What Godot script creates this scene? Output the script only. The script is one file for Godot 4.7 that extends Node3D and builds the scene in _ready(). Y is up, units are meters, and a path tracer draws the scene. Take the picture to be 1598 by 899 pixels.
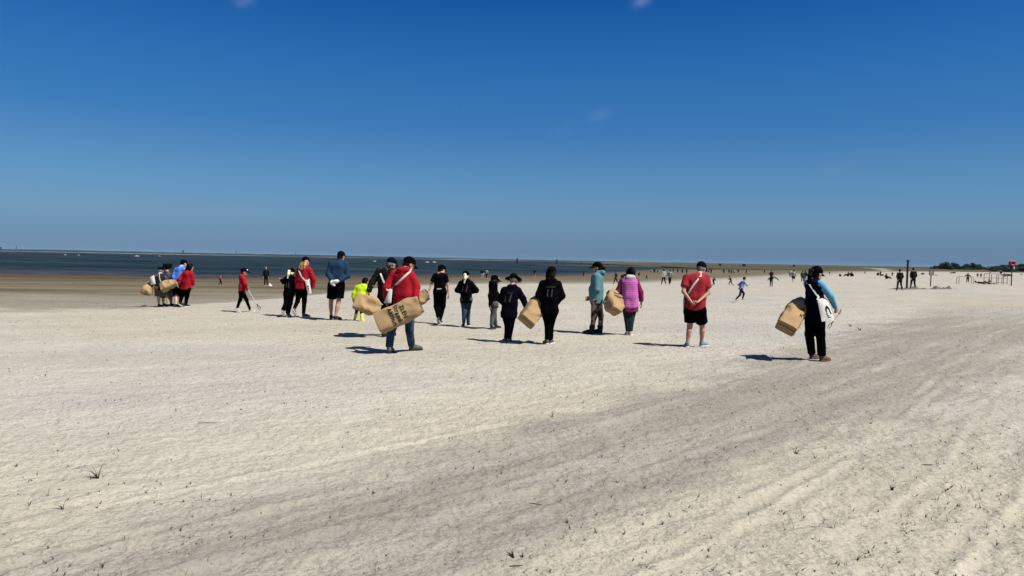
extends Node3D
# A wide beach at low tide: litter pickers with paper sacks walk away from the camera over pale sand.

var used := {}
var nothing: Callable
var mat_cache := {}
var mesh_cache := {}
var grit := FastNoiseLite.new()
var soft := FastNoiseLite.new()
var cell := FastNoiseLite.new()
var ridge := FastNoiseLite.new()
var rng := RandomNumberGenerator.new()
var cloth_grain: NoiseTexture2D
var foot_up := 0.082

# ---------------------------------------------------------------- naming
func numbered(called: String) -> String:
	if not used.has(called):
		used[called] = 0
		return called
	used[called] += 1
	return "%s_%03d" % [called, used[called]]

func tag(o: Node, label: String, category: String, group := "") -> void:
	o.set_meta("label", label)
	o.set_meta("category", category)
	if group != "":
		o.set_meta("group", group)

func thing(called: String, label: String, category: String, at := Vector3.ZERO, group := "") -> Node3D:
	var o := Node3D.new()
	o.name = numbered(called)
	add_child(o)
	o.position = at
	tag(o, label, category, group)
	return o

func piece(called: String, m: Mesh, mat: Material, parent: Node, repeat := 0) -> MeshInstance3D:
	var o := MeshInstance3D.new()
	o.mesh = m
	if mat:
		o.material_override = mat
	if parent == self:
		o.name = numbered(called)
	else:
		var n := called
		var i := repeat
		while parent.has_node(NodePath(n)):
			i += 1
			n = "%s_%03d" % [called, i]
		o.name = n
	parent.add_child(o)
	return o

# ---------------------------------------------------------------- materials
func lin(r: float, g: float, b: float) -> Color:
	return Color(r, g, b).linear_to_srgb()

func paint(key: String, c: Color, rough := 0.9, grain := 1, spec := 0.3) -> StandardMaterial3D:
	if mat_cache.has(key):
		return mat_cache[key]
	var m := StandardMaterial3D.new()
	m.resource_name = key
	m.albedo_color = c
	m.roughness = rough
	m.metallic_specular = spec
	if grain == 1:
		m.albedo_texture = cloth_grain
		m.uv1_triplanar = true
		m.uv1_scale = Vector3.ONE * 3.0
	mat_cache[key] = m
	return m

func vpaint(key: String, rough := 0.9) -> StandardMaterial3D:
	if mat_cache.has(key):
		return mat_cache[key]
	var m := StandardMaterial3D.new()
	m.resource_name = key
	m.vertex_color_use_as_albedo = true
	m.albedo_color = lin(0.62, 0.62, 0.62)
	m.roughness = rough
	m.metallic_specular = 0.3
	mat_cache[key] = m
	return m

# ---------------------------------------------------------------- distance field meshed as surface nets
class Field:
	var o: Vector3
	var h: float
	var nx: int
	var ny: int
	var nz: int
	var f: PackedFloat32Array

	func _init(lo: Vector3, hi: Vector3, size: float) -> void:
		h = size
		o = lo - Vector3.ONE * size * 2.5
		nx = int((hi.x - lo.x) / size) + 7
		ny = int((hi.y - lo.y) / size) + 7
		nz = int((hi.z - lo.z) / size) + 7
		f.resize(nx * ny * nz)
		f.fill(1.0)

	func cap(a: Vector3, b: Vector3, ra: float, rb: float, k := 0.03, flat_a := false, flat_b := false) -> void:
		var ab := b - a
		var ll := ab.length_squared()
		if ll < 1e-9:
			ab = Vector3(0, 1e-4, 0)
			ll = 1e-8
		var length := sqrt(ll)
		var un := ab / length
		var r := maxf(ra, rb) + k + 2.2 * h
		var lo := ((a.min(b) - Vector3.ONE * r) - o) / h
		var hi := ((a.max(b) + Vector3.ONE * r) - o) / h
		var x0 := maxi(0, int(lo.x))
		var y0 := maxi(0, int(lo.y))
		var z0 := maxi(0, int(lo.z))
		var x1 := mini(nx, int(hi.x) + 1)
		var y1 := mini(ny, int(hi.y) + 1)
		var z1 := mini(nz, int(hi.z) + 1)
		var dr := rb - ra
		var ik := 0.25 / k
		var cut := flat_a or flat_b
		for z in range(z0, z1):
			for y in range(y0, y1):
				var i := (z * ny + y) * nx + x0
				var p := o + Vector3(x0, y, z) * h - a
				for x in range(x0, x1):
					var t := clampf(p.dot(ab) / ll, 0.0, 1.0)
					var d := (p - ab * t).length() - ra - dr * t
					if cut:
						var q := p.dot(un)
						if flat_b:
							d = maxf(d, q - length)
						if flat_a:
							d = maxf(d, -q)
					var g := f[i]
					var e := k - absf(g - d)
					if e > 0.0:
						f[i] = minf(g, d) - e * e * ik
					elif d < g:
						f[i] = d
					i += 1
					p.x += h

	func ball(c: Vector3, r: Vector3, k := 0.01, carve := false) -> void:
		var m := minf(r.x, minf(r.y, r.z))
		var pad := Vector3.ONE * (k + 2.2 * h) * 2.0
		var lo := (c - r - pad - o) / h
		var hi := (c + r + pad - o) / h
		for z in range(maxi(0, int(lo.z)), mini(nz, int(hi.z) + 1)):
			for y in range(maxi(0, int(lo.y)), mini(ny, int(hi.y) + 1)):
				for x in range(maxi(0, int(lo.x)), mini(nx, int(hi.x) + 1)):
					var i := (z * ny + y) * nx + x
					var d := (((o + Vector3(x, y, z) * h - c) / r).length() - 1.0) * m
					var g := f[i]
					if carve:
						f[i] = maxf(g, -d)
					else:
						var e := k - absf(g - d)
						f[i] = minf(g, d) - (e * e * 0.25 / k if e > 0.0 else 0.0)

	func cut_plane(p: Vector3, n: Vector3) -> void:
		var i := 0
		for z in nz:
			for y in ny:
				var d := (o + Vector3(0, y, z) * h - p).dot(n)
				for x in nx:
					f[i] = maxf(f[i], d)
					d += n.x * h
					i += 1

	func at(p: Vector3) -> float:
		var q := (p - o) / h
		var x := int(q.x)
		var y := int(q.y)
		var z := int(q.z)
		if q.x < 0 or q.y < 0 or q.z < 0 or x >= nx - 1 or y >= ny - 1 or z >= nz - 1:
			return 1.0
		q -= Vector3(x, y, z)
		var i := (z * ny + y) * nx + x
		var s := nx * ny
		var a := lerpf(lerpf(f[i], f[i + 1], q.x), lerpf(f[i + nx], f[i + nx + 1], q.x), q.y)
		var b := lerpf(lerpf(f[i + s], f[i + s + 1], q.x), lerpf(f[i + s + nx], f[i + s + nx + 1], q.x), q.y)
		return lerpf(a, b, q.z)

	# the first point of the surface met from p along dir, a little above it
	func land(p: Vector3, dir: Vector3, above := 0.004) -> Vector3:
		var q := p
		for k in 160:
			var d := at(q)
			if d < above:
				return q
			q += dir * minf(maxf(d - above * 0.5, 0.003), 0.02)
		return p + dir * 0.3

	func net() -> Array:
		var vid := PackedInt32Array()
		vid.resize(f.size())
		vid.fill(-1)
		var vs := PackedVector3Array()
		var cells := PackedInt32Array()
		var sz := nx * ny
		var lim := h * 1.8
		var off := [0, 1, nx, nx + 1, sz, sz + 1, sz + nx, sz + nx + 1]
		var c := PackedFloat32Array()
		c.resize(8)
		for z in nz - 1:
			for y in ny - 1:
				var i := z * sz + y * nx - 1
				for x in nx - 1:
					i += 1
					var c0 := f[i]
					if c0 > lim or c0 < -lim:
						continue
					var inside := 0
					for k in 8:
						c[k] = f[i + off[k]]
						if c[k] < 0.0:
							inside += 1
					if inside == 0 or inside == 8:
						continue
					var sum := Vector3.ZERO
					var n := 0
					for k in 4:
						var a: int = k * 2
						var va := c[a]
						var vb := c[a + 1]
						if (va < 0.0) != (vb < 0.0):
							sum += Vector3(va / (va - vb), k & 1, k >> 1)
							n += 1
						a = (k & 1) + (k >> 1) * 4
						va = c[a]
						vb = c[a + 2]
						if (va < 0.0) != (vb < 0.0):
							sum += Vector3(k & 1, va / (va - vb), k >> 1)
							n += 1
						va = c[k]
						vb = c[k + 4]
						if (va < 0.0) != (vb < 0.0):
							sum += Vector3(k & 1, k >> 1, va / (va - vb))
							n += 1
					vid[i] = vs.size()
					cells.append(i)
					vs.append(o + (Vector3(x, y, z) + sum / n) * h)
		var ix := PackedInt32Array()
		for i in cells:
			var s0 := f[i] < 0.0
			for ax in 3:
				var st: int = [1, nx, sz][ax]
				var u: int = [nx, sz, 1][ax]
				var v: int = [sz, 1, nx][ax]
				if s0 == (f[i + st] < 0.0):
					continue
				var a := vid[i]
				var b := vid[i - u]
				var d := vid[i - u - v]
				var e := vid[i - v]
				if b < 0 or d < 0 or e < 0:
					continue
				if s0:
					ix.append_array([a, d, b, a, e, d])
				else:
					ix.append_array([a, b, d, a, d, e])
		return [vs, ix]

func normals_of(vs: PackedVector3Array, ix: PackedInt32Array) -> PackedVector3Array:
	var ns := PackedVector3Array()
	ns.resize(vs.size())
	for t in range(0, ix.size(), 3):
		var a := ix[t]
		var b := ix[t + 1]
		var c := ix[t + 2]
		var n := (vs[c] - vs[a]).cross(vs[b] - vs[a])
		ns[a] += n
		ns[b] += n
		ns[c] += n
	for i in ns.size():
		ns[i] = ns[i].normalized()
	return ns

# vs, ix -> mesh; warp(p, n) moves points, tint(p) colours them
func shell(net: Array, warp: Callable = nothing, tint: Callable = nothing) -> ArrayMesh:
	var vs: PackedVector3Array = net[0]
	var ix: PackedInt32Array = net[1]
	var ns := normals_of(vs, ix)
	if warp.is_valid():
		for i in vs.size():
			vs[i] = warp.call(vs[i], ns[i])
		ns = normals_of(vs, ix)
	var arr := []
	arr.resize(Mesh.ARRAY_MAX)
	arr[Mesh.ARRAY_VERTEX] = vs
	arr[Mesh.ARRAY_NORMAL] = ns
	arr[Mesh.ARRAY_INDEX] = ix
	if tint.is_valid():
		var cs := PackedColorArray()
		cs.resize(vs.size())
		for i in vs.size():
			cs[i] = tint.call(net[2][i] if net.size() > 2 else vs[i])
		arr[Mesh.ARRAY_COLOR] = cs
	elif net.size() > 3:
		arr[Mesh.ARRAY_COLOR] = net[3]
	var m := ArrayMesh.new()
	m.add_surface_from_arrays(Mesh.PRIMITIVE_TRIANGLES, arr)
	return m

# a sheet of points [rows][columns] as a mesh
func sheet(rows: int, cols: int, at: Callable, wrap := false, tint: Callable = nothing) -> ArrayMesh:
	var vs := PackedVector3Array()
	var cs := PackedColorArray()
	for r in rows:
		for c in cols:
			vs.append(at.call(r, c))
			if tint.is_valid():
				cs.append(tint.call(r, c))
	var ix := PackedInt32Array()
	for r in rows - 1:
		for c in (cols if wrap else cols - 1):
			var a := r * cols + c
			var b := r * cols + (c + 1) % cols
			ix.append_array([a, b, a + cols, b, b + cols, a + cols])
	var net := [vs, ix]
	if tint.is_valid():
		net = [vs, ix, vs, cs]
	return shell(net)

# a tube along points, closed at both ends
func tube(pts: Array, rad: Array, sides := 8) -> ArrayMesh:
	var vs := PackedVector3Array()
	var ix := PackedInt32Array()
	var n := pts.size()
	var ref := Vector3(0.13, 0.2, 0.97)
	for i in n:
		var dir: Vector3 = (pts[mini(i + 1, n - 1)] - pts[maxi(i - 1, 0)]).normalized()
		var u := dir.cross(ref)
		if u.length() < 0.1:
			u = dir.cross(Vector3(1, 0.1, 0))
		u = u.normalized()
		var v := dir.cross(u)
		for k in sides:
			var a := TAU * k / sides
			vs.append(pts[i] + (u * cos(a) + v * sin(a)) * rad[i])
	for i in n - 1:
		for k in sides:
			var a := i * sides + k
			var b := i * sides + (k + 1) % sides
			ix.append_array([a, b, a + sides, b, b + sides, a + sides])
	vs.append(pts[0])
	vs.append(pts[n - 1])
	for k in sides:
		ix.append_array([vs.size() - 2, (k + 1) % sides, k, vs.size() - 1, (n - 1) * sides + k, (n - 1) * sides + (k + 1) % sides])
	return shell([vs, ix])

# a flat strip with thickness between two edges
func strip(left: Array, right: Array, up: Array, thick: float) -> ArrayMesh:
	var n := left.size()
	var at := func(r: int, c: int) -> Vector3:
		match c:
			0: return left[r]
			1: return right[r]
			2: return right[r] - up[r] * thick
		return left[r] - up[r] * thick
	return sheet(n, 4, at, true)

func join(parts: Array) -> ArrayMesh:
	var st := SurfaceTool.new()
	for p in parts:
		st.append_from(p[0], 0, p[1])
	return st.commit()

func bevel_box(size: Vector3, b: float) -> ArrayMesh:
	var e := size * 0.5
	var st := SurfaceTool.new()
	st.begin(Mesh.PRIMITIVE_TRIANGLES)
	st.set_smooth_group(-1)
	for ax in 3:
		for sg in [-1.0, 1.0]:
			var n := Vector3.ZERO
			n[ax] = sg
			var u := Vector3.ZERO
			u[(ax + 1) % 3] = 1.0
			var v := n.cross(u)
			var q := [u + v, u - v, -u - v, -u + v]
			var w := []
			for d in q:
				w.append(n * e[ax] + Vector3(d.x * (e.x - b), d.y * (e.y - b), d.z * (e.z - b)) * (Vector3.ONE - n.abs()))
			for t in [0, 1, 2, 0, 2, 3]:
				st.add_vertex(w[t])
			# the chamfers on two of the four edges of this face
			for d in [u, v]:
				for s2 in [-1.0, 1.0]:
					var dd: Vector3 = d * s2
					var along := n.cross(dd).abs()
					var la: float = e.dot(along) - b
					var p0 := n * e[ax] + dd * (e.dot(dd.abs()) - b)
					var p1 := n * (e[ax] - b) + dd * e.dot(dd.abs())
					if ax < dd.abs().max_axis_index():
						for t in [p0 + along * la, p1 + along * la, p1 - along * la, p0 + along * la, p1 - along * la, p0 - along * la]:
							st.add_vertex(t)
	st.generate_normals()
	return st.commit()

# ---------------------------------------------------------------- people
# shared shapes, each meshed once: [points, indices, points, colours]
func proto(key: String) -> Array:
	if mesh_cache.has(key):
		return mesh_cache[key]
	var r := []
	if key == "head":
		var F := Field.new(Vector3(-0.1, -0.15, -0.14), Vector3(0.1, 0.13, 0.13), 0.006)
		F.ball(Vector3(0, 0.035, 0.012), Vector3(0.075, 0.083, 0.097), 0.01)
		F.ball(Vector3(0, -0.012, -0.035), Vector3(0.062, 0.088, 0.058), 0.03)
		F.ball(Vector3(0, -0.06, -0.035), Vector3(0.047, 0.052, 0.058), 0.03)
		F.cap(Vector3(0, -0.06, 0.02), Vector3(0, -0.14, 0.035), 0.05, 0.054, 0.03)
		for s in [-1.0, 1.0]:
			F.ball(Vector3(s * 0.03, 0.003, -0.105), Vector3(0.02, 0.013, 0.016), 0.008, true)
			F.ball(Vector3(s * 0.03, 0.001, -0.082), Vector3(0.014, 0.012, 0.012), 0.004)
			F.ball(Vector3(s * 0.076, -0.008, 0.008), Vector3(0.009, 0.031, 0.02), 0.006)
		F.cap(Vector3(0, 0.004, -0.092), Vector3(0, -0.03, -0.112), 0.009, 0.013, 0.012)
		F.cap(Vector3(-0.016, -0.064, -0.086), Vector3(0.016, -0.064, -0.086), 0.008, 0.008, 0.006)
		r = F.net()
	elif key == "hand" or key == "grip":
		var F := Field.new(Vector3(-0.1, -0.21, -0.09), Vector3(0.05, 0.05, 0.06), 0.005)
		F.cap(Vector3(0, 0.045, 0), Vector3(0, -0.01, 0), 0.027, 0.024, 0.015)
		var knuckle := [-0.031, -0.01, 0.011, 0.03]
		var curl := [0.35, 0.42, 0.5, 0.62] if key == "hand" else [1.15, 1.2, 1.25, 1.3]
		for i in 4:
			var z: float = knuckle[i]
			var k := Vector3(0.002, -0.088 + absf(z + 0.01) * 0.25, z)
			F.cap(Vector3(0, -0.012, z * 0.55), k, 0.017, 0.0125, 0.014)
			var a: float = curl[i] * 0.6
			var at := k
			var size: float = [0.92, 1.0, 0.94, 0.75][i]
			for ph in 3:
				var d := Vector3(-sin(a), -cos(a), z * 0.6)
				var nxt: Vector3 = at + d.normalized() * float([0.042, 0.027, 0.021][ph]) * size
				F.cap(at, nxt, 0.0098 - ph * 0.0008, 0.0092 - ph * 0.0008, 0.003)
				at = nxt
				a += curl[i]
		var t0 := Vector3(-0.006, -0.022, -0.022)
		var t1 := Vector3(-0.02, -0.055, -0.052)
		var t2 := Vector3(-0.03, -0.085, -0.06) if key == "hand" else Vector3(-0.048, -0.078, -0.045)
		F.cap(t0, t1, 0.015, 0.012, 0.012)
		F.cap(t1, t2, 0.0115, 0.0095, 0.004)
		F.cap(t2, t2 + (t2 - t1) * 0.7 + Vector3(-0.006, 0, 0.006), 0.0098, 0.0085, 0.003)
		r = F.net()
	elif key == "shoe_upper":
		var F := Field.new(Vector3(-0.06, 0, -0.2), Vector3(0.06, 0.13, 0.1), 0.008)
		F.cap(Vector3(0, 0.05, 0.045), Vector3(0.004, 0.042, -0.06), 0.037, 0.04, 0.02)
		F.cap(Vector3(0.004, 0.04, -0.06), Vector3(-0.004, 0.032, -0.14), 0.042, 0.03, 0.02)
		F.cap(Vector3(0, 0.055, 0.035), Vector3(0, 0.105, 0.04), 0.038, 0.042, 0.02, false, true)
		F.cap(Vector3(0, 0.07, -0.02), Vector3(0, 0.05, -0.08), 0.03, 0.025, 0.02)
		F.cut_plane(Vector3(0, 0.02, 0), Vector3(0, -1, 0))
		r = F.net()
	elif key == "shoe_sole":
		var F := Field.new(Vector3(-0.06, -0.01, -0.2), Vector3(0.06, 0.04, 0.1), 0.008)
		F.cap(Vector3(0, 0.01, 0.045), Vector3(0.004, 0.01, -0.06), 0.041, 0.044, 0.02)
		F.cap(Vector3(0.004, 0.01, -0.06), Vector3(-0.004, 0.012, -0.142), 0.046, 0.034, 0.02)
		F.cut_plane(Vector3(0, 0.024, 0), Vector3(0, 1, 0))
		F.cut_plane(Vector3(0, 0.0, 0), Vector3(0, -1, 0))
		r = F.net()
	elif key == "cap_dome":
		var F := Field.new(Vector3(-0.1, 0.02, -0.12), Vector3(0.1, 0.15, 0.13), 0.007)
		F.ball(Vector3(0, 0.04, 0.012), Vector3(0.091, 0.098, 0.117), 0.01)
		F.cap(Vector3(0, 0.136, 0.008), Vector3(0, 0.14, 0.008), 0.008, 0.006, 0.006)
		F.cut_plane(Vector3(0, 0.045, -0.09), Vector3(0, -1, -0.27).normalized())
		r = F.net()
	elif key == "cap_brim":
		var vs := PackedVector3Array()
		var ix := PackedInt32Array()
		for side in 2:
			for i in 13:
				var a := (i / 12.0 - 0.5) * 2.0
				for k in 5:
					var q := k / 4.0
					var x := a * lerpf(0.082, 0.066, q)
					var z := -0.095 - q * 0.085 * (1.0 - 0.35 * a * a) + 0.06 * a * a * (1.0 - q)
					vs.append(Vector3(x, 0.043 - 0.02 * a * a - 0.018 * q - side * 0.006, z))
			for i in 12:
				for k in 4:
					var p: int = side * 65 + i * 5 + k
					if side == 0:
						ix.append_array([p, p + 1, p + 5, p + 1, p + 6, p + 5])
					else:
						ix.append_array([p, p + 5, p + 1, p + 1, p + 5, p + 6])
		for i in 12:
			for e in [4]:
				var p: int = i * 5 + e
				ix.append_array([p, p + 65, p + 5, p + 65, p + 70, p + 5])
		r = [vs, ix]
	elif key == "bucket_hat":
		var F := Field.new(Vector3(-0.2, -0.02, -0.2), Vector3(0.2, 0.17, 0.2), 0.008)
		F.ball(Vector3(0, 0.045, 0.01), Vector3(0.09, 0.1, 0.112), 0.01)
		for i in 24:
			var a := TAU * i / 24
			F.cap(Vector3(cos(a) * 0.07, 0.045, sin(a) * 0.09 + 0.01), Vector3(cos(a) * 0.175, 0.012 + 0.012 * sin(a * 2), sin(a) * 0.17 + 0.01), 0.012, 0.009, 0.012)
		r = F.net()
	else:
		var F := Field.new(Vector3(-0.16, -0.34, -0.12), Vector3(0.16, 0.15, 0.24), 0.009)
		F.ball(Vector3(0, 0.036, 0.02), Vector3(0.083, 0.092, 0.104), 0.01)
		F.ball(Vector3(0, -0.03, 0.045), Vector3(0.074, 0.07, 0.068), 0.03)
		F.cut_plane(Vector3(0, 0.05, -0.075), Vector3(0, -0.35, -1))
		if key == "hair_short":
			F.cut_plane(Vector3(0, -0.06, 0.05), Vector3(0, -1, -0.8))
		else:
			F.cut_plane(Vector3(0, -0.05, 0.0), Vector3(0, -0.5, -1.0))
		if key == "hair_ponytail":
			F.cap(Vector3(0, 0.03, 0.11), Vector3(0, 0.0, 0.16), 0.03, 0.04, 0.02)
			F.cap(Vector3(0, 0.0, 0.16), Vector3(0.01, -0.1, 0.17), 0.042, 0.04, 0.02)
			F.cap(Vector3(0.01, -0.1, 0.17), Vector3(-0.01, -0.22, 0.145), 0.038, 0.016, 0.02)
		elif key == "hair_long":
			for x in [-0.055, -0.02, 0.02, 0.055]:
				F.cap(Vector3(x, 0.0, 0.06), Vector3(x * 1.3, -0.13, 0.1), 0.05, 0.042, 0.02)
				F.cap(Vector3(x * 1.3, -0.13, 0.1), Vector3(x * 1.5, -0.27 + absf(x), 0.12), 0.042, 0.022, 0.02)
		elif key == "hair_bun":
			F.cap(Vector3(0, 0.0, 0.11), Vector3(0, -0.03, 0.15), 0.04, 0.05, 0.02)
			F.cap(Vector3(0, -0.03, 0.15), Vector3(0, -0.09, 0.14), 0.045, 0.025, 0.02)
		elif key == "hair_pigtails":
			for s in [-1.0, 1.0]:
				F.cap(Vector3(s * 0.07, 0.07, 0.04), Vector3(s * 0.115, 0.08, 0.05), 0.03, 0.04, 0.015)
				F.cap(Vector3(s * 0.115, 0.08, 0.05), Vector3(s * 0.125, -0.02, 0.06), 0.045, 0.03, 0.02)
		elif key == "hair_bob":
			for x in [-0.065, -0.03, 0.03, 0.065]:
				F.cap(Vector3(x, 0.0, 0.05), Vector3(x * 1.1, -0.09, 0.06), 0.045, 0.035, 0.02)
		r = F.net()
	if key == "head":
		var cs := PackedColorArray()
		for p: Vector3 in r[0]:
			var c := Color(1, 1, 1)
			for s in [-1.0, 1.0]:
				if p.distance_to(Vector3(s * 0.03, 0.001, -0.096)) < 0.009:
					c = Color(0.1, 0.08, 0.07)
				elif absf(p.x - s * 0.031) < 0.02 and absf(p.y - 0.021) < 0.005 and p.z < -0.07:
					c = Color(0.35, 0.28, 0.22)
			if absf(p.x) < 0.024 and absf(p.y + 0.064) < 0.009 and p.z < -0.08:
				c = Color(0.85, 0.55, 0.52)
			cs.append(c)
		r.append(r[0])
		r.append(cs)
	mesh_cache[key] = r
	return r

# a shared shape as a mesh of its own, scaled and turned by the node that shows it
func proto_mesh(key: String) -> ArrayMesh:
	var k := key + "_mesh"
	if not mesh_cache.has(k):
		mesh_cache[k] = shell([proto(key)[0].duplicate(), proto(key)[1]], func(p: Vector3, n: Vector3) -> Vector3:
			if key.begins_with("hair"):
				return p + n * (0.008 * grit.get_noise_3d(p.x * 2200, p.y * 260, p.z * 1200) + 0.006 * grit.get_noise_3d(p.x * 500, p.y * 200, p.z * 500))
			return p)
	return mesh_cache[k]

func blend_in(net: Array, key: String, t: Transform3D, mirror := false) -> void:
	var src := proto(key)
	var base: int = net[0].size()
	var flip := Vector3(-1 if mirror else 1, 1, 1)
	for p: Vector3 in src[0]:
		net[0].append(t * (p * flip))
	var ix: PackedInt32Array = src[1]
	for i in range(0, ix.size(), 3):
		if mirror:
			net[1].append_array([base + ix[i], base + ix[i + 2], base + ix[i + 1]])
		else:
			net[1].append_array([base + ix[i], base + ix[i + 1], base + ix[i + 2]])
	if src.size() > 3:
		net[3].append_array(src[3])
	else:
		var white := PackedColorArray()
		white.resize(src[0].size())
		white.fill(Color.WHITE)
		net[3].append_array(white)

func box_of(j: Dictionary, names: Array, pad: float) -> Array:
	var lo := Vector3.ONE * 9
	var hi := -lo
	for n in names:
		lo = lo.min(j[n])
		hi = hi.max(j[n])
	return [lo - Vector3.ONE * pad, hi + Vector3.ONE * pad]

# trunk of a body or a garment, e thicker than the skin, its hem that far below the hips
func trunk(F: Field, j: Dictionary, s: float, b: float, e: float, hem: float, cut := true) -> void:
	var lat: Vector3 = (j.sr - j.sl).normalized()
	var chest: Vector3 = (j.sl + j.sr) * 0.5
	var up: Vector3 = (chest - j.pel).normalized()
	var half: float = j.sl.distance_to(j.sr) * 0.5
	var w: Vector3 = j.pel.lerp(chest, 0.4)
	var low: Vector3 = j.pel - up * hem
	var back := lat.cross(up)
	for sd in [-1.0, 1.0]:
		var hi_pt: Vector3 = chest + lat * sd * maxf(half - 0.105 * s, 0.03) - up * 0.07 * s
		var mid: Vector3 = w + lat * sd * (0.05 * s * b)
		F.cap(hi_pt, mid, 0.098 * s * b + e, 0.098 * s * b + e, 0.05)
		F.cap(mid, low + lat * sd * (0.058 * s * b), 0.095 * s * b + e, 0.104 * s * b + e, 0.04, false, cut)
	F.cap(j.sl - up * 0.01 * s, j.sr - up * 0.01 * s, 0.05 * s + e * 0.8, 0.05 * s + e * 0.8, 0.05)
	F.cap(j.neck - up * 0.02 * s, chest + back * 0.02 * s, 0.05 * s + e * 0.6, 0.08 * s + e, 0.06)
	if j.has("belly"):
		F.cap(w - back * 0.06 * s, j.pel - back * 0.05 * s, 0.1 * s * b + e, 0.08 * s * b + e, 0.05)

func arm(F: Field, j: Dictionary, s: float, side: String, e: float, share := 2.0, loose := 1.0) -> void:
	var a: Vector3 = j["s" + side]
	var b: Vector3 = j["e" + side]
	var c: Vector3 = j["w" + side]
	if share < 1.0:
		F.cap(a, a.lerp(b, share), 0.056 * s + e, 0.052 * s + e * 1.5, 0.03, false, true)
		return
	F.cap(a, b, 0.055 * s + e, 0.043 * s + e * loose, 0.035)
	F.cap(b, b.lerp(c, share - 1.0), 0.044 * s + e * loose, 0.03 * s + e * loose, 0.025, false, share < 1.99)

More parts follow.
